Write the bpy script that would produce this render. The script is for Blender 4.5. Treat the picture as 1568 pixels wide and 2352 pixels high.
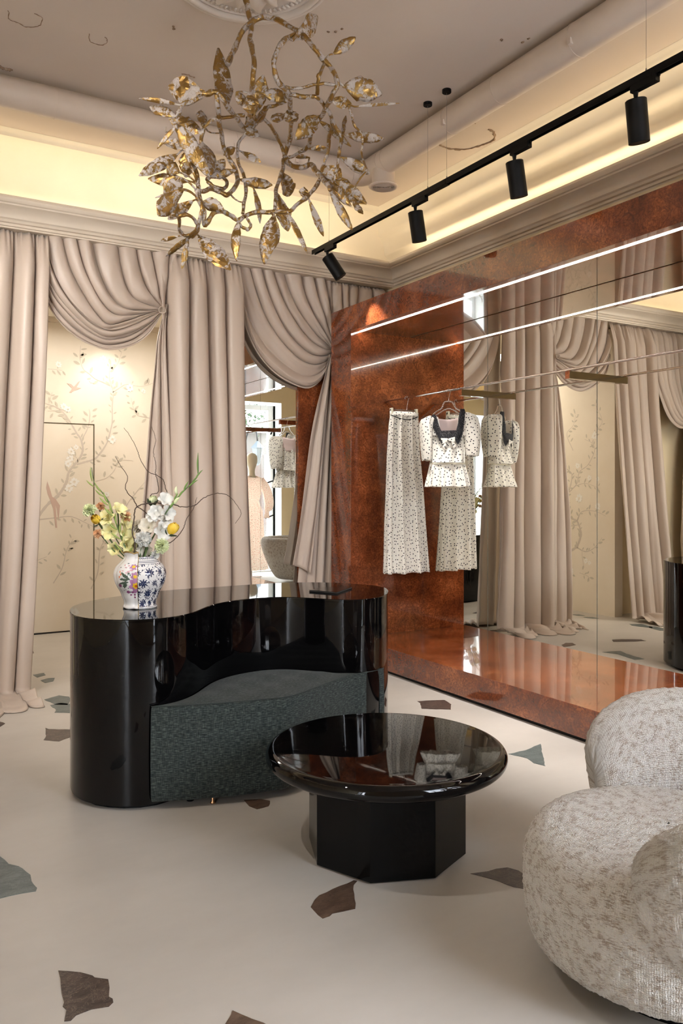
import bpy, bmesh, math, random
import numpy as np
from mathutils import Vector, Matrix, Quaternion
from mathutils.geometry import tessellate_polygon
random.seed(7)
rng = np.random.default_rng(7)
R = random.random
PI = math.pi
for o in list(bpy.data.objects): bpy.data.objects.remove(o)
sc = bpy.context.scene
COL = sc.collection

# ---------------------------------------------------------------- camera
FPX, THETA, HOR, EYE = 1844.0, math.atan2(1091, 1844), 1126.0, 1.45
cam_d = bpy.data.cameras.new('camera'); cam = bpy.data.objects.new('camera', cam_d); COL.objects.link(cam)
cam.location = (0, 0, EYE); cam.rotation_euler = (PI / 2, 0, -THETA)
cam_d.sensor_fit = 'HORIZONTAL'; cam_d.sensor_width = 36; cam_d.lens = FPX * 36 / 1568
cam_d.shift_y = -(1176 - HOR) / 1568; cam_d.clip_start = 0.02; cam_d.clip_end = 200
sc.camera = cam
# ---------------------------------------------------------------- world, lights, exposure
W_STR = 25
w = bpy.data.worlds.new('World'); sc.world = w; w.use_nodes = True
wn = w.node_tree.nodes; wl = w.node_tree.links
for n in list(wn): wn.remove(n)
wo = wn.new('ShaderNodeOutputWorld'); wb = wn.new('ShaderNodeBackground'); wt = wn.new('ShaderNodeTexCoord')
wsep = wn.new('ShaderNodeSeparateXYZ'); wr = wn.new('ShaderNodeValToRGB')
wl.new(wt.outputs['Generated'], wsep.inputs[0]); wl.new(wsep.outputs['Z'], wr.inputs[0])
wr.color_ramp.elements[0].position = 0.0; wr.color_ramp.elements[0].color = (0.92, 0.94, 0.98, 1)
wr.color_ramp.elements[1].position = 0.7; wr.color_ramp.elements[1].color = (0.68, 0.78, 0.93, 1)
wl.new(wr.outputs[0], wb.inputs[0]); wb.inputs[1].default_value = W_STR; wl.new(wb.outputs[0], wo.inputs[0])
sc.view_settings.view_transform = 'Standard'; sc.view_settings.look = 'None'
sc.view_settings.gamma = 1.0; sc.view_settings.use_curve_mapping = False
sc.view_settings.exposure = 0.26
sc.cycles.max_bounces = 8; sc.cycles.diffuse_bounces = 4; sc.cycles.glossy_bounces = 6; sc.cycles.transmission_bounces = 6
sc.cycles.transparent_max_bounces = 12; sc.cycles.caustics_reflective = True; sc.cycles.caustics_refractive = False
sc.cycles.sample_clamp_indirect = 6.0; sc.cycles.use_denoising = True; sc.cycles.use_adaptive_sampling = True; sc.cycles.adaptive_threshold = 0.03; sc.cycles.adaptive_min_samples = 16

def area(name, loc, rot, sx, sy, power, color, portal=False, spread=180):
    d = bpy.data.lights.new(name, 'AREA'); d.shape = 'RECTANGLE'; d.size = sx; d.size_y = sy
    d.energy = power; d.color = color; d.spread = math.radians(spread)
    o = bpy.data.objects.new(name, d); o.location = loc; o.rotation_euler = rot; COL.objects.link(o)
    if portal: d.cycles.is_portal = True
    return o
WY = -0.75                                    # window plane behind the camera
WARM = (1.0, 0.84, 0.56)
for i, (x0, x1) in enumerate(((1.85, 3.75), (-2.95, -1.95))):
    area('window_portal', ((x0 + x1) / 2, WY - 0.12, 1.5), (PI / 2, 0, 0), x1 - x0, 3.0, 1, (1, 1, 1), portal=True)
# hidden warm strips lying in the cove behind the cornice
area('cove_light_back', (0.9, 6.33, 3.475), (math.radians(180), 0, 0), 6.0, 0.05, 14, WARM)
area('cove_light_right', (4.36, 2.9, 3.475), (math.radians(180), 0, PI / 2), 6.2, 0.05, 18, WARM)
area('cove_light_left', (-2.93, 2.9, 3.475), (math.radians(180), 0, PI / 2), 6.2, 0.05, 14, WARM)
area('alcove_light', (2.0, 7.6, 3.1), (0, 0, 0), 1.6, 0.4, 27, (1.0, 0.93, 0.83))

# ---------------------------------------------------------------- helpers
CT, ST = math.cos(THETA), math.sin(THETA)
def ray(x, y):
    a = (x - 784) / FPX
    return np.array([a * CT + ST, -a * ST + CT, (HOR - y) / FPX])
def PZ(x, y, z): d = ray(x, y); t = (z - EYE) / d[2]; return np.array([d[0] * t, d[1] * t, z])
def PX(x, y, X): d = ray(x, y); t = X / d[0]; return np.array([X, d[1] * t, EYE + d[2] * t])
def PY(x, y, Y): d = ray(x, y); t = Y / d[1]; return np.array([d[0] * t, Y, EYE + d[2] * t])
def PD(x, y, t): d = ray(x, y); return np.array([d[0] * t, d[1] * t, EYE + d[2] * t])

class MB:
    def __init__(s): s.v = []; s.f = []; s.uv = None
    def add(s, v, f):
        b = len(s.v); s.v.extend([tuple(map(float, p)) for p in v]); s.f.extend([tuple(b + i for i in q) for q in f]); return s
    def box(s, x0, x1, y0, y1, z0, z1):
        return s.add([(x0,y0,z0),(x1,y0,z0),(x1,y1,z0),(x0,y1,z0),(x0,y0,z1),(x1,y0,z1),(x1,y1,z1),(x0,y1,z1)],
                     [(0,3,2,1),(4,5,6,7),(0,1,5,4),(1,2,6,5),(2,3,7,6),(3,0,4,7)])
    def grid(s, P, closed_u=False, closed_v=False):
        P = np.asarray(P, float); n, m, _ = P.shape
        f = []
        for i in range(n if closed_u else n - 1):
            for j in range(m if closed_v else m - 1):
                a = i * m + j; b = i * m + (j + 1) % m; c = ((i + 1) % n) * m + (j + 1) % m; d = ((i + 1) % n) * m + j
                f.append((a, b, c, d))
        return s.add(P.reshape(-1, 3), f)
    def tube(s, pts, r, seg=8, cap=True):
        pts = np.asarray(pts, float); n = len(pts)
        r = np.broadcast_to(np.asarray(r, float), (n,))
        tn = np.gradient(pts, axis=0); tn /= (np.linalg.norm(tn, axis=1)[:, None] + 1e-12)
        up = np.array([0, 0, 1.0]) if abs(tn[0][2]) < 0.9 else np.array([1.0, 0, 0])
        a = np.cross(tn[0], up); a /= np.linalg.norm(a)
        P = np.zeros((n, seg, 3)); th = np.arange(seg) * 2 * PI / seg
        for i in range(n):
            a = a - tn[i] * np.dot(a, tn[i]); a /= np.linalg.norm(a) + 1e-12
            b = np.cross(tn[i], a)
            P[i] = pts[i] + r[i] * (np.cos(th)[:, None] * a + np.sin(th)[:, None] * b)
        base = len(s.v); s.grid(P, closed_v=True)
        if cap:
            s.f.append(tuple(base + j for j in range(seg))[::-1]); s.f.append(tuple(base + (n - 1) * seg + j for j in range(seg)))
        return s
    def lathe(s, prof, cx=0, cy=0, seg=32):
        th = np.arange(seg) * 2 * PI / seg
        P = np.array([[(cx + r * math.cos(t), cy + r * math.sin(t), z) for t in th] for r, z in prof])
        return s.grid(P, closed_v=True)
    def prism(s, poly, z0, z1):
        n = len(poly); v = [(p[0], p[1], z0) for p in poly] + [(p[0], p[1], z1) for p in poly]
        tri = tessellate_polygon([[Vector((p[0], p[1], 0)) for p in poly]])
        f = [tuple(t) for t in tri] + [tuple(i + n for i in t) for t in tri]
        f += [(i, (i + 1) % n, (i + 1) % n + n, i + n) for i in range(n)]
        return s.add(v, f)

def catmull(pts, n=8, closed=False):
    P = np.asarray(pts, float)
    if len(P) < 3 and not closed: return np.array([P[0] * (1 - t) + P[-1] * t for t in np.linspace(0, 1, n + 1)])
    if closed: Q = np.vstack([P[-1:], P, P[:2]]); m = len(P)
    else: Q = np.vstack([2 * P[0] - P[1], P, 2 * P[-1] - P[-2]]); m = len(P) - 1
    out = []
    for i in range(m):
        p0, p1, p2, p3 = Q[i:i + 4]
        for k in range(n):
            t = k / n
            out.append(0.5 * ((2 * p1) + (-p0 + p2) * t + (2 * p0 - 5 * p1 + 4 * p2 - p3) * t * t + (-p0 + 3 * p1 - 3 * p2 + p3) * t ** 3))
    if not closed: out.append(P[-1])
    return np.array(out)
def resample(P, n):
    P = np.asarray(P, float); d = np.r_[0, np.cumsum(np.linalg.norm(np.diff(P, axis=0), axis=1))]
    t = np.linspace(0, d[-1], n); return np.stack([np.interp(t, d, P[:, k]) for k in range(P.shape[1])], 1)

def fixn(me):
    bm = bmesh.new(); bm.from_mesh(me); bmesh.ops.recalc_face_normals(bm, faces=bm.faces); bm.to_mesh(me); bm.free()
def root_of(o):
    while o.parent: o = o.parent
    return o
def obj(name, mb, m, parent=None, smooth=False, bevel=0, seg=2, uv=None, fix=True, sub=0, base=None, angle=None, **props):
    v = np.array(mb.v, float)
    if parent is not None: loc = np.array(root_of(parent).location)
    elif base is not None: loc = np.array(base)
    else:
        lo, hi = v.min(0), v.max(0); loc = np.array([(lo[0] + hi[0]) / 2, (lo[1] + hi[1]) / 2, lo[2]])
    me = bpy.data.meshes.new(name); me.from_pydata((v - loc).tolist(), [], mb.f)
    if uv is not None:
        l = me.uv_layers.new(name='UVMap'); vi = np.zeros(len(me.loops), int); me.loops.foreach_get('vertex_index', vi)
        l.data.foreach_set('uv', np.asarray(uv, float)[vi].ravel())
    if fix: fixn(me)
    me.materials.append(m)
    if smooth: me.shade_smooth()
    o = bpy.data.objects.new(name, me); COL.objects.link(o)
    if parent is None: o.location = loc
    else: o.parent = parent
    if bevel:
        b = o.modifiers.new('bevel', 'BEVEL'); b.width = bevel; b.segments = seg; b.limit_method = 'ANGLE'; b.angle_limit = math.radians(35)
        b.harden_normals = False
        me.shade_smooth(); 
        try: me.set_sharp_from_angle(angle=math.radians(40))
        except Exception: pass
    elif smooth and angle:
        try: me.set_sharp_from_angle(angle=math.radians(angle))
        except Exception: pass
    if sub:
        q = o.modifiers.new('sub', 'SUBSURF'); q.levels = sub; q.render_levels = sub
    for k, val in props.items(): o[k] = val
    return o
def tag(o, label, cat, group=None, kind=None):
    o['label'] = label; o['category'] = cat
    if group: o['group'] = group
    if kind: o['kind'] = kind
    return o
def thing(name, label, cat, loc, group=None):
    o = bpy.data.objects.new(name, None); o.empty_display_size = 0.05; o.location = tuple(map(float, loc)); COL.objects.link(o)
    return tag(o, label, cat, group)
def struct(name, mb, m, **k):
    o = obj(name, mb, m, **k); o['kind'] = 'structure'; return o

# ---------------------------------------------------------------- materials
def mat(name, color, rough=0.5, metal=0.0, spec=None, coat=0, coat_r=0.03, sheen=0, trans=0, emis=None, estr=0, ior=None):
    m = bpy.data.materials.new(name); m.use_nodes = True
    b = m.node_tree.nodes['Principled BSDF']
    b.inputs['Base Color'].default_value = (*color, 1); b.inputs['Roughness'].default_value = rough; b.inputs['Metallic'].default_value = metal
    if spec is not None: b.inputs['Specular IOR Level'].default_value = spec
    b.inputs['Coat Weight'].default_value = coat; b.inputs['Coat Roughness'].default_value = coat_r
    b.inputs['Sheen Weight'].default_value = sheen; b.inputs['Transmission Weight'].default_value = trans
    if ior: b.inputs['IOR'].default_value = ior
    if emis: b.inputs['Emission Color'].default_value = (*emis, 1); b.inputs['Emission Strength'].default_value = estr
    return m
def N(m, t, **k):
    n = m.node_tree.nodes.new(t)
    for a, b in k.items():
        if a.startswith('i_'): n.inputs[a[2:].replace('_', ' ')].default_value = b
        else: setattr(n, a, b)
    return n
def L(m, a, ao, b, bi): m.node_tree.links.new(a.outputs[ao], b.inputs[bi])
def BS(m): return m.node_tree.nodes['Principled BSDF']
def ramp(m, stops):
    n = N(m, 'ShaderNodeValToRGB'); e = n.color_ramp.elements
    while len(e) > 1: e.remove(e[-1])
    e[0].position = stops[0][0]; e[0].color = (*stops[0][1], 1)
    for p, c in stops[1:]:
        q = e.new(p); q.color = (*c, 1)
    return n
def coords(m, kind='Object', scale=(1, 1, 1), rot=(0, 0, 0)):
    t = N(m, 'ShaderNodeTexCoord'); mp = N(m, 'ShaderNodeMapping'); mp.inputs['Scale'].default_value = scale; mp.inputs['Rotation'].default_value = rot
    L(m, t, kind, mp, 'Vector'); return mp
def noisy(name, c1, c2, scale=3, rough=0.6, bump=0, bscale=60, detail=5, lo=0.35, hi=0.65, stretch=(1, 1, 1), kind='Object', **k):
    m = mat(name, c1, rough, **k); mp = coords(m, kind, stretch)
    n = N(m, 'ShaderNodeTexNoise', i_Scale=scale, i_Detail=detail, i_Roughness=0.6); L(m, mp, 0, n, 'Vector')
    r = ramp(m, [(lo, c1), (hi, c2)]); L(m, n, 0, r, 0); L(m, r, 0, BS(m), 'Base Color')
    if bump:
        n2 = N(m, 'ShaderNodeTexNoise', i_Scale=bscale, i_Detail=4); L(m, mp, 0, n2, 'Vector')
        b = N(m, 'ShaderNodeBump', i_Strength=bump, i_Distance=0.004); L(m, n2, 0, b, 'Height'); L(m, b, 0, BS(m), 'Normal')
    return m
M = {}
M['plaster'] = noisy('ceiling plaster', (0.565, 0.475, 0.40), (0.62, 0.525, 0.45), 0.7, 0.75, 0.15, 18, detail=3, lo=0.3, hi=0.7)
M['cove'] = noisy('cove plaster', (0.74, 0.67, 0.56), (0.80, 0.73, 0.62), 1.3, 0.7, 0.2, 25)
M['cornice'] = noisy('cornice paint', (0.63, 0.545, 0.44), (0.69, 0.60, 0.49), 2.0, 0.5, 0.05, 40)
M['duct'] = noisy('painted duct', (0.60, 0.50, 0.42), (0.66, 0.55, 0.46), 2.5, 0.45, 0.06, 40)
M['wall'] = noisy('warm wall paint', (0.70, 0.58, 0.38), (0.74, 0.62, 0.42), 1.5, 0.6, 0.05, 60)
M['whitewall'] = mat('white paint', (0.82, 0.82, 0.80), 0.5)
M['upvc'] = mat('white window frame', (0.84, 0.85, 0.86), 0.3)
M['floor'] = noisy('microcement floor', (0.43, 0.395, 0.35), (0.53, 0.49, 0.44), 1.1, 0.42, 0.10, 12, detail=6, lo=0.3, hi=0.72, stretch=(1, 1.7, 1))
def burl():
    m = mat('lacquered burl veneer', (0.35, 0.08, 0.02), 0.12, coat=1.0, coat_r=0.02); mp = coords(m, 'Object', (1, 1, 1))
    n0 = N(m, 'ShaderNodeTexNoise', i_Scale=5.0, i_Detail=3, i_Distortion=0.6); L(m, mp, 0, n0, 'Vector')
    mx = N(m, 'ShaderNodeMix', data_type='VECTOR'); mx.inputs[0].default_value = 0.10
    L(m, mp, 0, mx, 4); L(m, n0, 1, mx, 5)
    n1 = N(m, 'ShaderNodeTexNoise', i_Scale=11.0, i_Detail=2, i_Roughness=0.5, i_Distortion=2.4); L(m, mx, 1, n1, 'Vector')
    r1 = ramp(m, [(0.0, (0, 0, 0)), (0.42, (0, 0, 0)), (0.47, (0.9, 0.9, 0.9)), (0.50, (0.2, 0.2, 0.2)), (0.53, (0, 0, 0)), (0.575, (0.8, 0.8, 0.8)), (0.60, (0, 0, 0)), (0.64, (0.6, 0.6, 0.6)), (0.66, (0, 0, 0)), (1, (0, 0, 0))]); L(m, n1, 0, r1, 0)
    n2 = N(m, 'ShaderNodeTexNoise', i_Scale=3.2, i_Detail=7, i_Roughness=0.68); L(m, mp, 0, n2, 'Vector')
    r2 = ramp(m, [(0.28, (0.075, 0.018, 0.007)), (0.45, (0.185, 0.045, 0.015)), (0.58, (0.30, 0.082, 0.026)), (0.75, (0.46, 0.15, 0.055))]); L(m, n2, 0, r2, 0)
    n3 = N(m, 'ShaderNodeTexNoise', i_Scale=70, i_Detail=4); L(m, mp, 0, n3, 'Vector')
    r3 = ramp(m, [(0.35, (0.72, 0.66, 0.6)), (0.62, (1.12, 1.1, 1.05))]); L(m, n3, 0, r3, 0)
    mu = N(m, 'ShaderNodeMix', data_type='RGBA', blend_type='MULTIPLY'); mu.inputs[0].default_value = 1; L(m, r2, 0, mu, 6); L(m, r3, 0, mu, 7)
    dk = N(m, 'ShaderNodeMix', data_type='RGBA'); L(m, r1, 0, dk, 0); L(m, mu, 2, dk, 6); dk.inputs[7].default_value = (0.07, 0.016, 0.006, 1)
    sc_ = N(m, 'ShaderNodeMath', operation='MULTIPLY'); sc_.inputs[1].default_value = 0.85; L(m, r1, 0, sc_, 0); L(m, sc_, 0, dk, 0)
    L(m, dk, 2, BS(m), 'Base Color'); return m
M['burl'] = burl()
M['lacquer'] = mat('black lacquer', (0.002, 0.0018, 0.002), 0.03, spec=0.34)
M['lacq_semi'] = mat('black satin lacquer', (0.004, 0.004, 0.004), 0.12, spec=0.2)
M['mirror'] = mat('mirror silver', (0.93, 0.91, 0.84), 0.0, metal=1.0)
M['mirror2'] = mat('mirror clear', (0.88, 0.90, 0.88), 0.0, metal=1.0)
M['chrome'] = mat('polished chrome', (0.78, 0.76, 0.74), 0.06, metal=1.0)
M['joint'] = mat('mirror edge', (0.10, 0.11, 0.10), 0.4)
M['black'] = mat('black powder coat', (0.0025, 0.0025, 0.003), 0.5, spec=0.2)
M['darkgap'] = mat('dark recess', (0.01, 0.008, 0.006), 0.7)
M['led'] = mat('light strip', (1, 1, 1), 0.5, emis=(1.0, 0.93, 0.84), estr=42)
M['lens'] = mat('lamp lens', (1, 1, 1), 0.5, emis=(1.0, 0.95, 0.9), estr=18)
M['wire'] = mat('steel wire', (0.35, 0.32, 0.28), 0.4, metal=0.6)
def satin():
    m = mat('champagne satin', (0.59, 0.485, 0.40), 0.40, sheen=0.2, spec=0.5)
    mp = coords(m, 'Object'); n = N(m, 'ShaderNodeTexNoise', i_Scale=260, i_Detail=2); L(m, mp, 0, n, 'Vector')
    n2 = N(m, 'ShaderNodeTexNoise', i_Scale=9, i_Detail=3); L(m, mp, 0, n2, 'Vector')
    b = N(m, 'ShaderNodeBump', i_Strength=0.06, i_Distance=0.002); L(m, n, 0, b, 'Height')
    b2 = N(m, 'ShaderNodeBump', i_Strength=0.10, i_Distance=0.02); L(m, n2, 0, b2, 'Height'); L(m, b, 0, b2, 'Normal'); L(m, b2, 0, BS(m), 'Normal')
    tl_ = N(m, 'ShaderNodeBsdfTranslucent'); tl_.inputs[0].default_value = (0.62, 0.45, 0.33, 1); ms = N(m, 'ShaderNodeMixShader'); ms.inputs[0].default_value = 0.16
    ou = [n for n in m.node_tree.nodes if n.type == 'OUTPUT_MATERIAL'][0]; L(m, BS(m), 0, ms, 1); L(m, tl_, 0, ms, 2); L(m, ms, 0, ou, 0)
    return m
M['satin'] = satin()
def boucle(name, c1, c2, sc1=1.0):
    m = mat(name, c1, 0.9, sheen=0.3); mp = coords(m, 'UV', (1, 1, 1))
    wv = N(m, 'ShaderNodeTexNoise', i_Scale=1.0, i_Detail=3, i_Roughness=0.7)
    mp2 = coords(m, 'UV', (70, 260, 1)); L(m, mp2, 0, wv, 'Vector')
    n2 = N(m, 'ShaderNodeTexNoise', i_Scale=34, i_Detail=4); L(m, mp, 0, n2, 'Vector')
    ad = N(m, 'ShaderNodeMix', data_type='RGBA'); ad.inputs[0].default_value = 0.45; L(m, wv, 0, ad, 6); L(m, n2, 0, ad, 7)
    r = ramp(m, [(0.40, c2), (0.46, tuple(0.5 * (a + b) for a, b in zip(c1, c2))), (0.51, c1)]); L(m, ad, 2, r, 0); L(m, r, 0, BS(m), 'Base Color')
    w1 = N(m, 'ShaderNodeTexWave', wave_type='BANDS', bands_direction='Y', i_Scale=62, i_Distortion=5.5, i_Detail=3, i_Detail_Scale=2.2); L(m, mp, 0, w1, 'Vector')
    w2 = N(m, 'ShaderNodeTexWave', wave_type='BANDS', bands_direction='X', i_Scale=50, i_Distortion=5.0, i_Detail=3, i_Detail_Scale=2.2); L(m, mp, 0, w2, 'Vector')
    a2 = N(m, 'ShaderNodeMath', operation='ADD'); L(m, w1, 1, a2, 0); L(m, w2, 1, a2, 1)
    b = N(m, 'ShaderNodeBump', i_Strength=0.75, i_Distance=0.006); L(m, a2, 0, b, 'Height'); L(m, b, 0, BS(m), 'Normal')
    return m
M['boucle'] = boucle('woven boucle', (0.85, 0.80, 0.735), (0.45, 0.345, 0.26))
def chenille():
    m = mat('green chenille', (0.05, 0.07, 0.065), 0.85, sheen=0.08, spec=0.2); mp = coords(m, 'UV', (40, 260, 1)); mp2 = coords(m, 'UV', (240, 30, 1))
    a = N(m, 'ShaderNodeTexNoise', i_Scale=1, i_Detail=3, i_Roughness=0.6); L(m, mp, 0, a, 'Vector')
    b = N(m, 'ShaderNodeTexNoise', i_Scale=1, i_Detail=2); L(m, mp2, 0, b, 'Vector')
    x = N(m, 'ShaderNodeMix', data_type='RGBA'); x.inputs[0].default_value = 0.27; L(m, a, 0, x, 6); L(m, b, 0, x, 7)
    r = ramp(m, [(0.36, (0.009, 0.012, 0.012)), (0.5, (0.026, 0.034, 0.032)), (0.66, (0.088, 0.105, 0.096))]); L(m, x, 2, r, 0); L(m, r, 0, BS(m), 'Base Color')
    bp = N(m, 'ShaderNodeBump', i_Strength=0.5, i_Distance=0.003); L(m, x, 2, bp, 'Height'); L(m, bp, 0, BS(m), 'Normal'); return m
M['chenille'] = chenille()
def dotted(name, base, dot, cell=0.034, rad=0.13, extra=None):
    m = mat(name, base, 0.7, sheen=0.15); mp = coords(m, 'UV', (1 / cell, 1 / cell, 1))
    v = N(m, 'ShaderNodeTexVoronoi', voronoi_dimensions='2D', feature='F1'); v.inputs['Scale'].default_value = 1; v.inputs['Randomness'].default_value = 0.85; L(m, mp, 0, v, 'Vector')
    r = ramp(m, [(rad, dot), (rad + 0.03, base)]); L(m, v, 'Distance', r, 0)
    if extra:
        col = N(m, 'ShaderNodeMix', data_type='RGBA'); rr = ramp(m, [(0.0, extra[0]), (0.5, extra[1]), (0.8, dot)]); rr.color_ramp.interpolation = 'CONSTANT'
        L(m, v, 'Color', rr, 0); r2 = ramp(m, [(rad, (1, 1, 1)), (rad + 0.05, (0, 0, 0))]); L(m, v, 'Distance', r2, 0)
        L(m, r2, 0, col, 0); col.inputs[6].default_value = (*base, 1); L(m, rr, 0, col, 7); L(m, col, 2, BS(m), 'Base Color')
    else: L(m, r, 0, BS(m), 'Base Color')
    src = [l for l in m.node_tree.links if l.to_socket == BS(m).inputs['Base Color']][0]
    tl_ = N(m, 'ShaderNodeBsdfTranslucent'); ms = N(m, 'ShaderNodeMixShader'); ms.inputs[0].default_value = 0.55 if extra else 0.3
    m.node_tree.links.new(src.from_socket, tl_.inputs[0]); ou = [n for n in m.node_tree.nodes if n.type == 'OUTPUT_MATERIAL'][0]
    L(m, BS(m), 0, ms, 1); L(m, tl_, 0, ms, 2); L(m, ms, 0, ou, 0)
    return m
M['dots'] = dotted('polka dot crepe', (0.90, 0.875, 0.81), (0.012, 0.012, 0.02), 0.029, 0.15)
M['floral'] = dotted('sprigged chiffon', (0.82, 0.74, 0.66), (0.12, 0.10, 0.05), 0.024, 0.16, ((0.62, 0.22, 0.18), (0.70, 0.40, 0.34)))
def lace():
    m = mat('black lace', (0.008, 0.008, 0.012), 0.8); mp = coords(m, 'UV', (1, 1, 1))
    v = N(m, 'ShaderNodeTexNoise', i_Scale=210, i_Detail=2); L(m, mp, 0, v, 'Vector')
    r = ramp(m, [(0.37, (0, 0, 0)), (0.40, (1, 1, 1))]); L(m, v, 0, r, 0); L(m, r, 0, BS(m), 'Alpha'); return m
M['lace'] = lace(); M['thread'] = mat('black thread', (0.008, 0.008, 0.012), 0.8)
M['acrylic'] = mat('clear acrylic', (0.95, 0.95, 0.95), 0.03, trans=1.0, ior=1.45)
M['ivory'] = mat('ivory clip', (0.80, 0.76, 0.60), 0.4)
M['lining'] = mat('blush lining', (0.72, 0.58, 0.56), 0.5)
def gilt():
    m = mat('gilded plaster', (0.5, 0.3, 0.1), 0.35, metal=0.6); mp = coords(m, 'Object')
    n = N(m, 'ShaderNodeTexNoise', i_Scale=24, i_Detail=6, i_Roughness=0.75, i_Distortion=0.4); L(m, mp, 0, n, 'Vector')
    r = ramp(m, [(0.485, (0.30, 0.175, 0.05)), (0.51, (0.22, 0.155, 0.09)), (0.54, (0.44, 0.38, 0.34))]); L(m, n, 0, r, 0); L(m, r, 0, BS(m), 'Base Color')
    rm = ramp(m, [(0.49, (0.8,) * 3), (0.53, (0.03,) * 3)]); L(m, n, 0, rm, 0); L(m, rm, 0, BS(m), 'Metallic')
    rr = ramp(m, [(0.45, (0.28,) * 3), (0.52, (0.6,) * 3)]); L(m, n, 0, rr, 0); L(m, rr, 0, BS(m), 'Roughness')
    n2 = N(m, 'ShaderNodeTexNoise', i_Scale=28, i_Detail=3, i_Distortion=1); L(m, mp, 0, n2, 'Vector')
    b = N(m, 'ShaderNodeBump', i_Strength=0.55, i_Distance=0.008); L(m, n2, 0, b, 'Height'); L(m, b, 0, BS(m), 'Normal'); return m
M['gilt'] = gilt()
M['murwall'] = noisy('painted silk wall', (0.77, 0.69, 0.575), (0.81, 0.735, 0.63), 2.2, 0.5, 0.03, 60)
M['vine'] = mat('mural vine paint', (0.60, 0.53, 0.46), 0.7)
M['vineleaf'] = mat('mural leaf paint', (0.57, 0.52, 0.43), 0.7)
M['blossom'] = mat('mural blossom paint', (0.86, 0.84, 0.80), 0.6)
M['bird'] = mat('mural bird paint', (0.60, 0.44, 0.37), 0.7)
def stone(name, a, b, vein, vs=0.5):
    m = noisy(name, a, b, 14, 0.4, 0.25, 60, detail=6, stretch=(1, 2.2, 1)); mp = coords(m, 'Object')
    n = N(m, 'ShaderNodeTexNoise', i_Scale=22, i_Detail=5, i_Roughness=0.75, i_Distortion=0.8); L(m, mp, 0, n, 'Vector')
    r = ramp(m, [(0.485, (0, 0, 0)), (0.5, (vs,) * 3), (0.515, (0, 0, 0))]); L(m, n, 0, r, 0)
    old = [l for l in m.node_tree.links if l.to_socket == BS(m).inputs['Base Color']][0].from_node
    x = N(m, 'ShaderNodeMix', data_type='RGBA'); L(m, r, 0, x, 0); L(m, old, 0, x, 6); x.inputs[7].default_value = (*vein, 1); L(m, x, 2, BS(m), 'Base Color'); return m
M['stone_b'] = stone('brown marble', (0.030, 0.019, 0.016), (0.072, 0.047, 0.037), (0.35, 0.26, 0.2))
M['stone_w'] = stone('petrified brown stone', (0.075, 0.045, 0.030), (0.15, 0.095, 0.065), (0.03, 0.02, 0.015), 0.9)
M['stone_g'] = stone('grey green slate', (0.065, 0.085, 0.085), (0.12, 0.145, 0.14), (0.26, 0.30, 0.29), 0.4)

# ================================================================ SETTING
XM, XF, YE, YP, YC, YM, ZC = 4.14, 3.53, 5.81, 6.144, 6.285, 6.318, 4.0
XL, YW = -3.0, -0.35
# floor
fl = struct('floor', MB().box(XL - 0.1, 4.6, WY - 0.15, 8.6, -0.12, 0.0), M['floor'])
def shard(px, m, mirrored=False, direct=None):
    pts = []
    for (x, y) in px:
        p = PZ(x, y, 0.0)
        if mirrored: p[0] = 2 * XM - p[0]
        pts.append(p[:2])
    pts = np.array(pts)
    out = []
    n = len(pts)
    for i in range(n):                                     # ragged broken edge
        a, b = pts[i], pts[(i + 1) % n]; d = b - a; l = np.linalg.norm(d); k = max(1, int(l / 0.03))
        nn = np.array([-d[1], d[0]]) / (l + 1e-9)
        for j in range(k):
            out.append(a + d * j / k + (nn * rng.uniform(-0.0035, 0.0035) if j else 0))
    obj('stone_shard', MB().prism(out, -0.01, 0.0015), m, parent=fl)
Bm, Wm, Gm = M['stone_b'], M['stone_w'], M['stone_g']
z6 = lambda L_: [(u / 2, 1700 + v / 2) for u, v in L_]
z4 = lambda L_: [(600 + u / 2.45, 1600 + v / 2.45) for u, v in L_]
z11 = lambda L_: [(1180 + u / 4.04, 1160 + v / 4.04) for u, v in L_]
shard(z6([(268,1060),(370,1068),(425,1083),(435,1092),(497,1100),(500,1180),(518,1190),(520,1205),(500,1225),(420,1238),(350,1265),(325,1290),(295,1293),(305,1240),(288,1225),(295,1205),(280,1130)]), Bm)
shard(z6([(1068,1243),(1110,1262),(1210,1300),(1260,1330),(1200,1360),(1040,1345),(1035,1304),(1060,1265)]), Wm)
shard(z6([(0,535),(40,570),(85,580),(140,620),(145,650),(170,680),(165,695),(100,705),(0,728),(-90,700),(-120,600),(-60,540)]), Gm)
shard(z4([(278,1185),(300,1145),(325,1120),(400,1085),(520,1035),(540,1038),(520,1060),(528,1195),(400,1222),(385,1236),(345,1250),(318,1230)]), Wm)
shard([(1080,2007),(1120,2002),(1140,1996),(1165,1993),(1190,2000),(1213,2015),(1240,2050),(1180,2038),(1130,2020)], Bm)
shard([(1167,1732),(1205,1724),(1241,1709),(1245,1730),(1252,1760),(1225,1753),(1210,1742)], Gm)
shard([(958,1611),(990,1609),(1020,1608),(1036,1618),(1035,1630),(990,1629),(968,1628),(965,1615)], Bm)
shard([(104,1672),(112,1675),(160,1676),(185,1680),(160,1694),(136,1703),(100,1700),(106,1690)], Bm)
shard([(115,1620),(140,1615),(160,1617),(190,1628),(160,1638),(125,1637),(128,1630)], Gm)
shard([(93,1563),(110,1558),(126,1557),(122,1565),(104,1569)], Gm)
shard([(40,1492),(74,1492),(78,1500),(54,1506)], Bm)
shard([(-30,1650),(0,1658),(12,1662),(0,1670),(-25,1668)], Bm)
shard([(560,1838),(600,1836),(620,1840),(617,1852),(590,1859),(572,1852)], Wm)
shard(z11([(440,1300),(480,1280),(540,1280),(575,1300),(520,1312),(460,1318)]), Wm, True)
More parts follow.
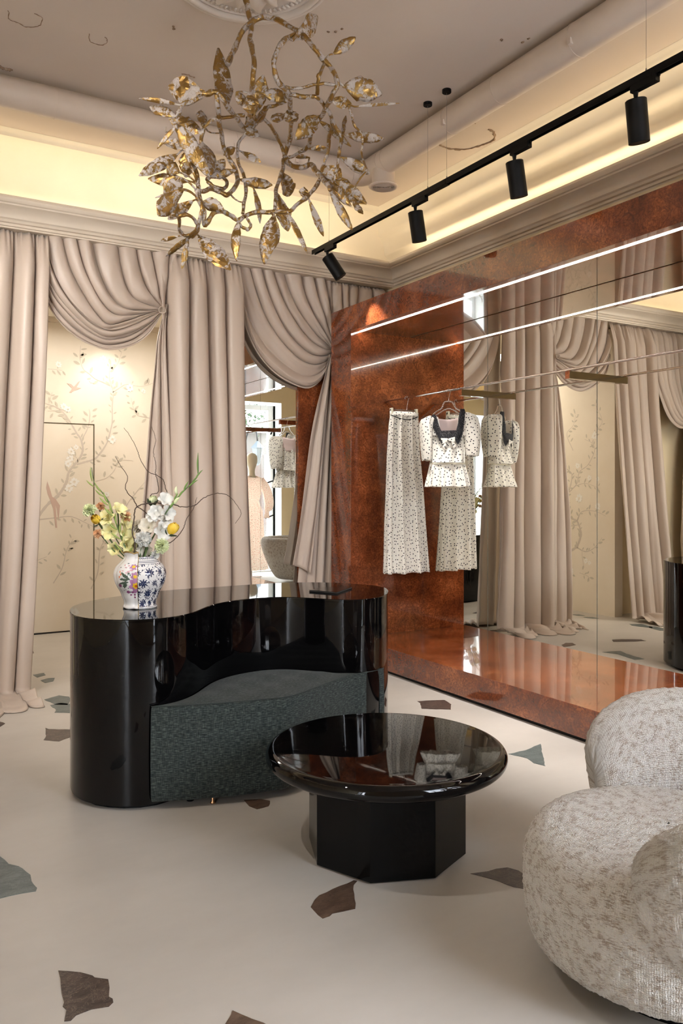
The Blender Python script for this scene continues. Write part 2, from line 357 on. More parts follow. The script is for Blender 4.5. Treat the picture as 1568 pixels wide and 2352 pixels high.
shard(z11([(820,1365),(900,1358),(990,1355),(1040,1380),(1210,1430),(1120,1437),(1050,1415),(960,1385)]), Gm, True)
shard(z11([(910,1250),(1000,1245),(1180,1248),(1225,1262),(1090,1268),(920,1270)]), Bm, True)
shard(z11([(1070,1105),(1180,1105),(1285,1130),(1285,1142),(1150,1128),(1090,1118)]), Gm, True)
shard(z11([(535,1018),(600,1015),(660,1028),(590,1027)]), Gm, True)

# ceiling and coves
struct('ceiling', MB().box(XL - 0.4, 4.6, WY, 6.7, ZC, ZC + 0.15), M['plaster'])
ceil_o = bpy.data.objects['ceiling']
def cove_back():
    # wall above the cornice with a rounded turn into the ceiling
    prof = [(6.55, 3.35), (6.55, 3.40), (6.45, 3.52), (6.45, 3.72)] + [(6.45 - 0.26 * (1 - math.cos(a)), 3.72 + 0.26 * math.sin(a)) for a in np.linspace(0.15, PI / 2, 9)] + [(6.14, 3.985), (6.12, 3.97), (6.10, 3.985), (6.08, 3.992), (6.04, 3.999)]
    P = np.array([[(x, y, z) for (y, z) in prof] for x in (XL - 0.3, 4.5)])
    return MB().grid(P)
struct('trim_1', cove_back(), M['cove'], smooth=True, angle=40)
def cove_right():
    prof = [(4.50, 3.35), (4.50, 3.40), (4.42, 3.50), (4.405, 3.56), (4.395, 3.575), (4.37, 3.58), (4.36, 3.60), (4.355, 3.65), (4.335, 3.69), (4.31, 3.70), (4.295, 3.72), (4.29, 3.76), (4.27, 3.81), (4.235, 3.85), (4.20, 3.865), (4.19, 3.885), (4.16, 3.93), (4.11, 3.962), (4.06, 3.975), (4.035, 3.97), (4.01, 3.985), (3.99, 3.992), (3.96, 3.999)]
    P = np.array([[(x, y, z) for (x, z) in prof] for y in (WY, 6.62)])
    return MB().grid(P)
struct('trim_2', cove_right(), M['cove'], smooth=True, angle=50)
# cornices, mitred at the far right corner: offsets grow towards the room
CP = [(0.60, 3.272), (0.16, 3.27), (0.16, 3.28), (0.145, 3.283), (0.145, 3.30), (0.125, 3.303), (0.115, 3.318), (0.10, 3.326), (0.095, 3.345), (0.08, 3.365), (0.05, 3.385), (0.025, 3.395), (0.022, 3.405), (0.012, 3.410), (0.003, 3.422), (0.0, 3.435), (0.004, 3.452), (0.014, 3.458), (0.05, 3.458), (0.06, 3.40), (0.60, 3.39)]
XB, YB = 4.05, 6.0
CP = [(o_, z_ + 0.058) for o_, z_ in CP]
def cornice(kind):
    rows = []
    if kind == 'back':
        for s_ in (0, 1):
            rows.append([((XL + off if s_ == 0 else XB + off), YB + off, z) for off, z in CP])
    elif kind == 'right':
        for s_ in (0, 1): rows.append([(XB + off, (WY if s_ == 0 else YB + off), z) for off, z in CP])
    else:
        for s_ in (0, 1): rows.append([(XL + 0.35 - off, (WY if s_ == 0 else YB + off), z) for off, z in CP])
    return MB().grid(np.array(rows))
struct('trim_3', cornice('back'), M['cornice'], smooth=True, angle=25)
struct('trim_4', cornice('right'), M['cornice'], smooth=True, angle=25)
struct('trim_5', cornice('left'), M['cornice'], smooth=True, angle=25)
# walls
struct('wall_right', MB().box(4.21, 4.6, WY, 6.5, 0, 3.33).box(4.52, 4.6, WY, 6.6, 3.33, 4.0), M['wall'])
struct('wall_left', MB().box(XL - 0.15, XL, WY, 6.5, 0, 4.0), M['wall'])
struct('wall_back', MB().box(XL, 0.80, 6.42, 6.56, 0, 3.34).box(2.62, 4.21, 6.345, 6.5, 0, 3.34).box(0.80, 2.62, 6.46, 6.56, 3.2, 3.34).box(XL - 0.15, 4.6, 6.56, 6.7, 3.3, 4.0), M['wall'])
# alcove with the painted walls
struct('wall_alcove_back', MB().box(0.9, 3.5, 8.5, 8.6, 0.012, 3.3), M['murwall'])
struct('wall_alcove_left', MB().box(0.80, 0.93, 6.30, 8.5, 0.0, 3.3), M['murwall'])
struct('wall_alcove_right', MB().box(3.3, 3.4, 6.5, 8.5, 0.0, 3.3), M['murwall'])
struct('ceiling_alcove', MB().box(0.80, 3.4, 6.5, 8.6, 3.2, 3.3), M['cove'])
ga = MB().box(0.93, 3.3, 8.44, 8.5, 3.15, 3.2).box(0.93, 0.99, 6.5, 8.44, 3.15, 3.2)
struct('trim_6', ga, M['cornice'])
struct('baseboard_alcove', MB().box(0.93, 3.3, 8.493, 8.499, 0.0, 0.014), M['darkgap'])
# jib door in the painted wall
dr = struct('door_1', MB().box(1.13, 2.03, 8.4986, 8.4996, 0.016, 2.125), M['murwall'])
gp = MB().box(2.032, 2.042, 8.4965, 8.4998, 0.012, 2.135).box(1.12, 2.042, 8.4965, 8.4998, 2.127, 2.137)
obj('door_gap', gp, mat('brass edged gap', (0.10, 0.08, 0.045), 0.4, metal=0.3), parent=dr)
# front wall with the shop windows, behind the camera
def wall_front():
    b = MB(); z1 = 3.02
    xs = [XL - 0.15, -2.95, -1.95, 1.85, 3.75, 4.6]
    for a, c in ((0, 1), (2, 3), (4, 5)): b.box(xs[a], xs[c], WY, YW, 0, ZC)
    for a, c in ((1, 2), (3, 4)): b.box(xs[a], xs[c], WY, YW, z1, ZC)
    return b
struct('wall_front', wall_front(), M['wall'])
for i, (x0, x1) in enumerate(((-2.95, -1.95), (1.85, 3.75))):
    e = 0.004
    rv = MB().box(x0, x0 + e, WY, YW + .001, 0, 3.02).box(x1 - e, x1, WY, YW + .001, 0, 3.02).box(x0, x1, WY, YW + .001, 3.016, 3.02).box(x0, x1, WY, YW + .01, 0, 0.02)
    wd = struct('window_%d' % (i + 1), rv, M['whitewall'])
    fr = MB(); y0, y1 = WY - 0.04, WY + 0.03
    fr.box(x0, x0 + .09, y0, y1, .02, 3.0).box(x1 - .09, x1, y0, y1, .02, 3.0).box(x0 + .09, x1 - .09, y0, y1, 2.91, 3.0).box(x0 + .09, x1 - .09, y0, y1, .02, .11)
    xm = (x0 + x1) / 2
    fr.box(xm - .04, xm + .04, y0, y1, .11, 2.91)
    obj('window_frame', fr, M['upvc'], parent=wd, bevel=0.006)
    gl = MB().box(x0 + .09, xm - .04, WY - .01, WY - .004, .11, 2.91).box(xm + .04, x1 - .09, WY - .01, WY - .004, .11, 2.91)
    gm = bpy.data.materials.get('window glass')
    if not gm:
        gm = bpy.data.materials.new('window glass'); gm.use_nodes = True; nt = gm.node_tree
        for n in list(nt.nodes): nt.nodes.remove(n)
        ou = nt.nodes.new('ShaderNodeOutputMaterial'); mxs = nt.nodes.new('ShaderNodeMixShader'); tr = nt.nodes.new('ShaderNodeBsdfTransparent'); gs = nt.nodes.new('ShaderNodeBsdfGlossy')
        gs.inputs['Roughness'].default_value = 0; mxs.inputs[0].default_value = 0.05
        nt.links.new(tr.outputs[0], mxs.inputs[1]); nt.links.new(gs.outputs[0], mxs.inputs[2]); nt.links.new(mxs.outputs[0], ou.inputs[0])
    obj('window_pane', gl, gm, parent=wd)

# ================================================================ VENTILATION DUCTS
DR = 0.092
def duct(name, label, pts, joints, clamps):
    d = thing(name, label, 'air duct', (pts[0][0], pts[0][1], pts[0][2] - DR))
    obj('duct_tube', MB().tube(pts, DR, 28), M['duct'], d, smooth=True, angle=50)
    for p, ax in joints:
        a = np.array(p, float); e = np.zeros(3); e[ax] = 0.005
        obj('duct_joint', MB().tube([a - e, a + e], DR + 0.0018, 28), M['duct'], d, smooth=True, angle=50)
    for p, ax in clamps:
        a = np.array(p, float); e = np.zeros(3); e[ax] = 0.006
        b = MB().tube([a - e, a + e], DR + 0.003, 28); s_ = np.zeros(3)
        q = a + (np.array([-0.02, -0.085, -0.045]) if ax == 0 else np.array([-0.085, -0.02, -0.045]))
        b.box(q[0] - .012, q[0] + .012, q[1] - .012, q[1] + .012, q[2] - .012, q[2] + .02)
        obj('duct_clamp', b, M['duct'], d, smooth=True, angle=50)
    return d
ZD, YD, XD = 3.897, 5.29, 3.33
duct('air_duct', 'round painted air duct running along the curtained back wall under the ceiling', [(-2.9, YD, ZD), (3.23, YD, ZD)],
     [((1.03, YD, ZD), 0), ((3.06, YD, ZD), 0)], [((1.75, YD, ZD), 0), ((2.24, YD, ZD), 0), ((2.72, YD, ZD), 0)])
duct('air_duct', 'round painted air duct running above the burl wood niche towards the camera', [(XD, -0.3, ZD), (XD, 5.04, ZD)],
     [((XD, 3.72, ZD), 1), ((XD, 4.93, ZD), 1)], [((XD, 3.10, ZD), 1), ((XD, 4.20, ZD), 1)])
vn = thing('air_vent', 'round white ceiling vent with concentric rings at the corner of the two ducts', 'air vent', (XD, YD - 0.1, 3.70))
el = catmull([(3.21, YD, ZD), (3.28, YD - 0.02, ZD), (XD, YD - 0.10, ZD), (XD, YD - 0.2, ZD), (XD, YD - 0.30, ZD)], 5)
obj('elbow', MB().tube(el, DR + 0.003, 28), M['duct'], vn, smooth=True, angle=50)
vx, vy = XD + 0.005, YD - 0.27
obj('outlet_tube', MB().lathe([(0.086, 3.90), (0.086, 3.745), (0.09, 3.735)], vx, vy, 32), M['duct'], vn, smooth=True)
obj('vent_flange', MB().lathe([(0.075, 3.735), (0.108, 3.733), (0.110, 3.726), (0.10, 3.718), (0.084, 3.716), (0.082, 3.72), (0.082, 3.745)], vx, vy, 40), M['duct'], vn, smooth=True)
for k in range(7):
    r0 = 0.012 + k * 0.0105
    obj('vent_ring', MB().lathe([(r0, 3.722), (r0 + 0.005, 3.716), (r0 + 0.0065, 3.722), (r0 + 0.003, 3.735), (r0, 3.722)], vx, vy, 32), M['duct'], vn, smooth=True)
obj('vent_back', MB().lathe([(0.0001, 3.745), (0.083, 3.745), (0.083, 3.75), (0.0001, 3.75)], vx, vy, 24), M['darkgap'], vn)
# broken plaster ring and patches on the ceiling (parts of the ceiling)
crk = mat('broken plaster', (0.30, 0.20, 0.13), 0.9)
def crack(px, wid=0.006, closed=False, m=crk, name='plaster_crack', drop=0.002):
    P = catmull([PZ(x, y, ZC - drop) for x, y in px], 6, closed)
    P[:, :2] += rng.normal(0, 0.0022, (len(P), 2)); W = wid * (0.5 + rng.random(len(P)))
    obj(name, MB().tube(P, W, 5), m, parent=ceil_o, smooth=True)
crack([(1003, 315), (1005, 328), (1020, 338), (1045, 343), (1075, 342), (1100, 335), (1125, 326), (1135, 318), (1133, 303), (1122, 297)], 0.008)
crack([(1052, 285), (1070, 280), (1092, 284)], 0.004)
crack([(18, 25), (22, 45), (40, 52), (60, 62), (90, 60), (97, 42), (80, 32)], 0.0022)
crack([(205, 78), (207, 95), (232, 104), (246, 97), (243, 86)], 0.002)
crack([(418, 170), (430, 172), (448, 178)], 0.004)
crack([(0, 152), (12, 158), (28, 160)], 0.010)
for (x, y) in ((396, 60), (398, 66), (770, 72), (752, 73), (784, 66), (1199, 96), (1212, 88), (1150, 90)): crack([(x, y), (x + 2, y + 1), (x + 3, y)], 0.005)
# ceiling rose
RX, RY = 1.623, 3.63
ros = thing('ceiling_rose', 'round moulded plaster ceiling rose with acanthus ornament above the chandelier', 'ceiling rose', (RX, RY, ZC - 0.04))
rm_ = mat('rose plaster', (0.70, 0.62, 0.55), 0.6)
def ringprof(r, wd, h): return [(r + wd * math.cos(a), ZC - h * math.sin(a)) for a in np.linspace(0, PI, 9)]
for r, wd, h in ((0.405, 0.014, 0.022), (0.372, 0.018, 0.034), (0.335, 0.012, 0.02)):
    obj('moulding_ring', MB().lathe(ringprof(r, wd, h), RX, RY, 72), rm_, ros, smooth=True)
obj('rose_disc', MB().lathe([(0.39, ZC), (0.385, ZC - 0.008), (0.30, ZC - 0.012), (0.0005, ZC - 0.014)], RX, RY, 72), rm_, ros, smooth=True)
for k in range(72):
    a = k * 2 * PI / 72; c_, s_ = math.cos(a), math.sin(a)
    obj('bead', MB().tube([(RX + .292 * c_, RY + .292 * s_, ZC - .016), (RX + .318 * c_, RY + .318 * s_, ZC - .016)], [0.008, 0.006], 6), rm_, ros, smooth=True)
def rose_leaf(a, r0, r1, w_):
    P = np.zeros((9, 7, 3)); u = np.array([math.cos(a), math.sin(a)]); q = np.array([-u[1], u[0]])
    for i, t in enumerate(np.linspace(0, 1, 9)):
        hw = w_ * (math.sin(PI * min(t * 0.85 + 0.12, 1)) ** 0.7) * (1 + 0.22 * math.cos(t * 6 * PI))
        for j, s_ in enumerate(np.linspace(-1, 1, 7)):
            p = np.array([RX, RY]) + u * (r0 + (r1 - r0) * t) + q * hw * s_
            P[i, j] = (*p, ZC - 0.016 - 0.03 * (1 - abs(s_)) ** 0.8 * math.sin(PI * (t * 0.9 + 0.05)) - 0.012 * t)
    return MB().grid(P)
for k in range(8):
    obj('acanthus_leaf', rose_leaf(k * PI / 4 + 0.2, 0.08, 0.285, 0.055), rm_, ros, smooth=True)
    obj('acanthus_leaf', rose_leaf(k * PI / 4 + 0.2 + PI / 8, 0.10, 0.26, 0.035), rm_, ros, smooth=True)

# ================================================================ BURL NICHE
nb = thing('display_niche', 'glossy orange brown burl wood display niche with mirrored back along the right wall', 'display niche', (XF + 0.3, 3.6, 0))
Y0N = 1.35
BV = 0.0015
obj('end_panel', MB().box(XF, XM + 0.015, YE, YP, 0, 3.012), M['burl'], nb, bevel=BV)
obj('end_panel', MB().box(XF, XM + 0.015, Y0N - 0.3, Y0N, 0, 3.012), M['burl'], nb, bevel=BV)
obj('header_panel', MB().box(XF, XF + 0.6, Y0N, YE, 2.80, 3.012), M['burl'], nb, bevel=BV)
obj('platform', MB().box(XF, XM + 0.015, Y0N, YE, 0.028, 0.207), M['burl'], nb, bevel=BV)
obj('plinth', MB().box(XF + 0.03, XM, Y0N, YE, 0.0, 0.03), M['darkgap'], nb)
obj('side_panel', MB().box(3.285, XF + 0.10, 6.31, 6.344, 0, 3.1), M['burl'], nb, bevel=BV)
obj('light_strip', MB().box(3.611, 3.619, Y0N + 0.01, YE - 0.01, 2.795, 2.801), M['led'], nb)
JY = [YE, 4.775, 3.694, 2.61, Y0N]
for a, b in zip(JY[:-1], JY[1:]):
    obj('mirror_panel', MB().box(XM, XM + 0.006, b + 0.003, a - 0.003, 0.207, 2.80), M['mirror'], nb)
obj('mirror_backing', MB().box(XM + 0.0045, XM + 0.012, Y0N, YE, 0.207, 2.80), M['joint'], nb)
RXN, RZ = 3.88, 2.222
obj('hanging_rail', MB().tube([(RXN, Y0N, RZ), (RXN, YE, RZ)], 0.008, 14), M['chrome'], nb, smooth=True, angle=50)
for yb in JY[1:4]:
    br = obj('rail_bracket', MB().box(3.868, XM, yb - 0.018, yb + 0.02, 2.166, 2.213), M['burl'], nb, bevel=0.001)
    obj('bracket_plate', MB().box(3.868, XM, yb - 0.0215, yb - 0.0185, 2.166, 2.213), bpy.data.materials.get('bronze plate') or mat('bronze plate', (0.30, 0.26, 0.18), 0.12, metal=1.0), br)
obj('rail_brace', MB().tube([(3.885, 5.79, 2.215), (4.12, 5.79, 2.03)], 0.012, 4), M['burl'], nb)
# wall mirror behind the right-hand curtain opening
mr = obj('wall_mirror', MB().box(2.63, 3.283, YM, YM + 0.012, 0.01, 3.2), M['mirror2'])
tag(mr, 'tall frameless wall mirror behind the right swagged curtain reflecting the shop window', 'mirror')

# ================================================================ TRACK LIGHTS
TX, TZ = 3.18, 3.412
tr = thing('lighting_track', 'long black lighting track hung on thin wires below the ceiling', 'lighting track', (TX, 3.8, TZ - 0.02))
b = MB().box(TX - .017, TX + .017, 1.7, 5.83, TZ + .004, TZ + .018).box(TX - .017, TX - .011, 1.7, 5.83, TZ - .016, TZ + .004).box(TX + .011, TX + .017, 1.7, 5.83, TZ - .016, TZ + .004)
obj('rail', b, M['black'], tr)
obj('rail_joint', MB().box(TX - .019, TX + .019, 4.05, 4.28, TZ - .018, TZ + .012), M['black'], tr, bevel=.002)
for y in (5.57, 4.26, 4.06, 2.54):
    obj('suspension_wire', MB().tube([(TX, y, TZ + .02), (TX, y, ZC)], 0.0011, 5), M['wire'], tr)
    obj('wire_grip', MB().lathe([(0.001, TZ + .04), (0.004, TZ + .035), (0.004, TZ + .018)], TX, y, 8), M['wire'], tr)
    if y in (4.26, 4.06): obj('ceiling_cap', MB().lathe([(0.0005, ZC - .02), (0.027, ZC - .02), (0.029, ZC - .018), (0.029, ZC)], TX, y, 28), M['black'], tr, smooth=True, angle=40)
def lamp(y, dirv, label, power, cone=52, toward=-1):
    t = thing('track_lamp', label, 'spotlight', (TX, y, TZ - .3), 'black cylinder spotlights on the ceiling track')
    obj('adapter', MB().box(TX - .016, TX + .016, y - .125, y + .022, TZ - .05, TZ - .012), M['black'], t, bevel=.002)
    obj('adapter_switch', MB().box(TX - .006, TX + .006, y - .135, y - .125, TZ - .028, TZ - .020), M['black'], t)
    d = np.array(dirv, float); d /= np.linalg.norm(d); top = np.array([TX, y, TZ - .05])
    p0 = top + np.array([0, 0, -.035]); obj('swivel', MB().tube([top, p0 + d * 0.01], [0.013, 0.007], 12), M['black'], t, smooth=True, angle=40)
    a = p0 - d * 0.0; b_ = a + d * 0.20
    obj('lamp_body', MB().tube([a, a + d * .004, b_ - d * .001, b_, b_ - d * .004, b_ - d * 0.03], [.046, .050, .050, .048, .0455, .0455], 36, cap=False).tube([a, a + d * .001], .0455, 36), M['black'], t, smooth=True, angle=35)
    obj('reflector', MB().tube([b_ - d * .004, b_ - d * .03], [.0445, .03], 32, cap=False), M['chrome'], t, smooth=True)
    obj('lens', MB().tube([b_ - d * .028, b_ - d * .030], .034, 24), M['lens'], t)
    ld = bpy.data.lights.new('spot_light', 'SPOT'); ld.energy = power; ld.color = (1.0, 0.95, 0.90); ld.spot_size = math.radians(cone); ld.spot_blend = 0.55; ld.shadow_soft_size = 0.03
    lo = bpy.data.objects.new('spot_light', ld); lo.location = tuple(b_ + d * .002); lo.rotation_euler = Vector(tuple(d)).to_track_quat('-Z', 'Y').to_euler(); COL.objects.link(lo)
lamp(5.60, (.42, -.22, -.72), 'black spotlight farthest along the track, tilted towards the burl header', 110, 46)
lamp(4.40, (.22, .05, -1), 'second black spotlight from the far end of the track, above the niche corner', 210)
lamp(3.44, (.24, .05, -1), 'third black spotlight from the far end of the track', 210)
lamp(2.60, (.22, .07, -1), 'large black spotlight nearest the camera on the track', 210)
tr2 = thing('lighting_track', 'added black lighting track, unseen left of the frame, put in to brighten the curtains', 'lighting track', (-0.2, 3.6, TZ - 0.02))  # track added out of view to carry extra light for the curtains
obj('rail', MB().box(-.217, -.183, 1.6, 5.2, TZ - .016, TZ + .018), M['black'], tr2)
for y in (1.8, 5.0): obj('suspension_wire', MB().tube([(-.2, y, TZ + .02), (-.2, y, ZC)], 0.0011, 5), M['wire'], tr2)
TX = -0.2
for y, dv, lb in ((4.9, (.55, .35, -.55), 'added wash spotlight farthest along the unseen left track'), (4.1, (.75, .75, -.6), 'second added wash spotlight from the far end of the unseen left track'), (3.3, (.85, .75, -.5), 'third added wash spotlight from the far end of the unseen left track'), (2.4, (.75, .35, -.75), 'added wash spotlight nearest the camera on the unseen left track')):
    lamp(y, dv, lb, 95, 105)  # added lamps, out of view, that brighten the curtains
# small alcove downlight that makes the pool on the painted wall
dl = thing('downlight', 'small recessed downlight in the alcove ceiling', 'downlight', (2.15, 8.02, 3.19))
obj('rim', MB().lathe([(0.03, 3.199), (0.045, 3.197), (0.045, 3.2)], 2.15, 8.02, 24), M['whitewall'], dl)
obj('lens', MB().lathe([(0.0005, 3.1985), (0.03, 3.1985)], 2.15, 8.02, 24), M['lens'], dl)
ld = bpy.data.lights.new('alcove_spot', 'SPOT'); ld.energy = 19; ld.color = (1.0, 0.97, 0.90); ld.spot_size = math.radians(66); ld.spot_blend = 0.85; ld.shadow_soft_size = 0.03
lo = bpy.data.objects.new('alcove_spot', ld); lo.location = (2.15, 8.02, 3.18); lo.rotation_euler = Vector((0.0, 0.30, -0.52)).to_track_quat('-Z', 'Y').to_euler(); COL.objects.link(lo)

# ================================================================ CURTAINS
def drape(guides, phases, Y, amp, name, parent, nv=70, per=14, puddle=None, roll=0.6, lean=0.0, topy=0.0, seed=0, gather=0.35, xz=None, thick=True, tight=0.0, uneven=0.35):
    """guides: polylines (X,Z) of one pleat line each from header to hem/knot; phases: pleat count at each guide"""
    G = np.array([resample(catmull(g, 6), nv) for g in guides])       # k,nv,2
    k = len(G); ph = np.array(phases, float); total = ph[-1] - ph[0]
    nu = int(total * per) + 1
    u = np.linspace(ph[0], ph[-1], nu)
    r_ = np.random.default_rng(seed)
    nzc = int(total) + 3
    wob = np.interp(u, np.arange(nzc) + ph[0] - 1, r_.uniform(-uneven, uneven, nzc)); am = np.interp(u, np.arange(nzc) + ph[0] - 1, r_.uniform(0.6, 1.25, nzc))
    drift = np.interp(u, np.arange(nzc) + ph[0] - 1, r_.uniform(-1, 1, nzc))
    P = np.zeros((nu, nv, 3)); v = np.linspace(0, 1, nv)
    base = np.stack([np.stack([np.interp(u, ph, G[:, j, c]) for j in range(nv)], 1) for c in (0, 1)], 2)   # nu,nv,2
    du = np.gradient(base, axis=0) / (u[1] - u[0]); width = np.linalg.norm(du, axis=2)                        # metres per pleat
    dirx = du / (width[..., None] + 1e-9)
    phi = 2 * PI * (u + wob)[:, None] + 0.5 * np.sin(v * 5 + seed)[None, :] * np.sin(u * 1.7)[:, None]
    shp = np.clip(drift * 0.5 + 0.5, 0, 1)[:, None]
    A = amp * am[:, None] * np.minimum(1.0, width / (amp * 2.2) + 0.12)
    env = np.clip(v / 0.06, 0, 1) ** 0.7 if topy else np.ones(nv)
    A = A * (gather + (1 - gather) * env)[None, :]
    sft = 0.5 * roll * A
    f1 = np.abs(np.cos(phi / 2)) ** 0.62; disp = 2 * A * (f1 * (0.8 + 0.2 * shp) - 0.16 * shp * np.cos(phi + 2.2) * f1)
    lat = sft * np.sin(phi) * 0.9
    # header gathers
    head = np.exp(-(v / 0.035) ** 2)[None, :]
    disp = disp + 0.015 * head * np.cos(2 * PI * u * 4.3 + 1.7 * np.sin(u * 3))[:, None]
    fine = 0.004 * np.sin(u[:, None] * 9 + v[None, :] * 7) * np.sin(v[None, :] * 13 + u[:, None])
    P[..., 0] = base[..., 0] + lat * dirx[..., 0]
    P[..., 2] = base[..., 1] + lat * dirx[..., 1]
    P[..., 1] = Y - disp - fine - lean * v[None, :]
    if puddle:
        fw, bump = puddle
        for i in range(nu):
            z = P[i, :, 2]; lim = 0.03; m_ = z < lim
            if m_.any():
                ov = lim - z[m_]; uu = u[i]
                t = ov / (ov.max() + 1e-9)
                a = 0.5 + 0.5 * math.sin(uu * 2.1 + seed); L_ = ov.max() * (0.75 + 0.35 * a)
                P[i, m_, 1] -= fw * L_ * (t ** 0.8)
                P[i, m_, 0] += 0.06 * math.sin(uu * 1.3 + seed) * t
                P[i, m_, 2] = lim - 0.024 * t + bump * np.abs(np.sin(t * 7 + uu * 1.4)) * (1 - t) ** 0.5 * (0.6 + 0.4 * math.sin(uu * 3.3))
    uu = np.zeros((nu, nv, 2)); uu[..., 0] = u[:, None] * 0.25; uu[..., 1] = v * 3
    o = obj(name, MB().grid(P), M['satin'], parent, smooth=True, uv=uu.reshape(-1, 2), fix=False)
    so = o.modifiers.new('thickness', 'SOLIDIFY'); so.thickness = 0.0025
    return o
def px2(lst, Y=YC): return [tuple(PY(x, y, Y)[[0, 2]]) for x, y in lst]
ZH = 3.326
def straight(x0t, x0b, ztop=ZH, zbot=-0.30, mid=None):
    z = np.linspace(ztop, zbot, 6); t = np.linspace(0, 1, 6) ** 1.3
    return [(x0t + (x0b - x0t) * a, zz) for a, zz in zip(t, z)]
# --- left panel
c1 = thing('curtain', 'floor length champagne satin curtain panel at the left edge, puddling on the floor', 'curtain', (0.9, YC, 0))
drape([straight(x, xb) for x, xb in ((0.50, 0.28), (0.68, 0.48), (0.86, 0.67), (1.02, 0.82), (1.145, 0.96))], (0, 1.1, 2.2, 3.3, 4.2), YC - 0.04, 0.072, 'panel', c1, nv=120, per=26, puddle=(1.4, 0.07), lean=0.16, topy=1, seed=3)
# --- first swag
c2 = thing('curtain', 'champagne satin swag gathered to a knot above the painted wall alcove', 'curtain', (1.5, YC, 2.4), 'swagged curtains')
S1 = [
 [(100,690),(125,735),(170,777),(215,799),(250,806),(300,796),(340,768),(369,723)],
 [(99,660),(125,706),(165,748),(207,778),(245,790),(295,781),(335,755),(369,720)],
 [(98,625),(120,668),(155,712),(197,752),(240,774),(290,766),(335,744),(369,718)],
 [(103,522),(113,600),(138,662),(172,707),(212,742),(243,756),(300,742),(340,726),(369,716)],
 [(140,528),(160,610),(190,672),(217,718),(247,746),(290,737),(335,722),(369,714)],
 [(185,535),(200,612),(222,672),(250,708),(280,722),(315,722),(345,718),(369,712)],
 [(230,542),(246,612),(265,662),(285,692),(303,705),(328,708),(350,711),(370,710)],
 [(275,549),(288,615),(300,655),(315,680),(335,695),(355,703),(370,708)],
 [(315,555),(325,620),(338,660),(352,685),(370,706)],
 [(350,560),(356,620),(363,668),(371,704)],
 [(384,566),(382,625),(378,672),(373,702)],
 [(400,569),(394,625),(384,675),(375,701)]]
drape([px2(g, YC - 0.03) for g in S1], (0, 2, 3.6, 4.9, 5.8, 6.8, 7.8, 8.8, 9.7, 10.6, 11.5, 12.2), YC - 0.04, 0.045, 'swag', c2, nv=90, per=22, topy=1, seed=11, uneven=0.3)
kp = PY(370, 713, YC - 0.13)
def knot(p, par):
    for k in range(3):
        a = np.linspace(0, 2 * PI, 22); r0 = 0.018 + 0.005 * k; P = np.stack([p[0] + r0 * np.cos(a) + .002 * k, p[1] - 0.01 * k + 0.006 * np.sin(2 * a), p[2] + (r0 * 0.9) * np.sin(a)], 1)
        obj('tie_cord', MB().tube(P, 0.004, 6), M['satin'], par, smooth=True)
knot(kp, c2)
tl = [[(372, 705), (352, 780), (345, 830), (330, 960), (318, 1100), (308, 1220), (302, 1400), (302, 1590), (300, 1660)],
      [(372, 705), (356, 780), (352, 860), (343, 990), (334, 1140), (328, 1280), (328, 1450), (328, 1590), (328, 1660)],
      [(373, 705), (362, 790), (362, 900), (364, 1060), (366, 1220), (366, 1380), (366, 1480), (366, 1590), (366, 1660)],
      [(374, 705), (370, 780), (374, 900), (382, 1060), (390, 1220), (392, 1380), (394, 1480), (396, 1590), (398, 1660)]]
drape([px2(g) for g in tl], (0, 0.9, 1.8, 2.7), YC - 0.09, 0.045, 'tail', c2, nv=110, per=26, puddle=(0.6, 0.06), seed=21)
# --- middle panel
c3 = thing('curtain', 'floor length champagne satin curtain panel between the two swags, behind the vase', 'curtain', (2.3, YC, 0))
drape([straight(x, xb) for x, xb in ((1.99, 2.02), (2.18, 2.20), (2.36, 2.40), (2.54, 2.60), (2.70, 2.82))], (0, 1.3, 2.5, 3.6, 4.6), YC - 0.04, 0.072, 'panel', c3, nv=110, per=28, puddle=(0.85, 0.07), lean=0.05, topy=1, seed=5)
# --- second swag
c4 = thing('curtain', 'champagne satin swag pulled to the burl wood panel above the wall mirror', 'curtain', (3.0, YC, 2.3), 'swagged curtains')
S2 = [
 [(552,640),(556,700),(567,765),(592,818),(625,856),(665,882),(705,893),(738,872),(764,822)],
 [(546,600),(552,680),(566,745),(592,800),(630,843),(672,872),(712,882),(740,862),(764,820)],
 [(545,586),(560,660),(590,735),(632,797),(680,840),(718,853),(744,842),(764,816)],
 [(568,589),(592,668),(622,737),(662,793),(702,828),(738,832),(764,812)],
 [(597,594),(617,668),(647,735),(682,782),(717,810),(747,815),(764,808)],
 [(627,598),(647,668),(674,725),(706,770),(737,795),(764,804)],
 [(657,603),(674,668),(699,720),(727,758),(747,780),(764,799)],
 [(690,608),(702,665),(721,715),(741,752),(764,794)],
 [(725,613),(734,665),(746,718),(765,789)],
 [(757,618),(760,665),(763,720),(767,784)]]
drape([px2(g, YC - 0.02) for g in S2], (0, 1.0, 1.8, 2.7, 3.7, 4.7, 5.7, 6.8, 7.9, 8.9), YC - 0.0, 0.040, 'swag', c4, nv=90, per=22, topy=1, seed=33, uneven=0.3)
tl2 = [[(752, 815), (728, 900), (706, 1000), (690, 1130), (676, 1230), (664, 1296)],
       [(754, 815), (738, 900), (722, 1000), (708, 1130), (696, 1230), (685, 1303)],
       [(757, 815), (748, 900), (738, 1000), (728, 1130), (716, 1230), (707, 1316)]]
drape([px2(g) for g in tl2], (0, 0.8, 1.7), YC - 0.025, 0.022, 'tail', c4, nv=70, per=26, seed=41)
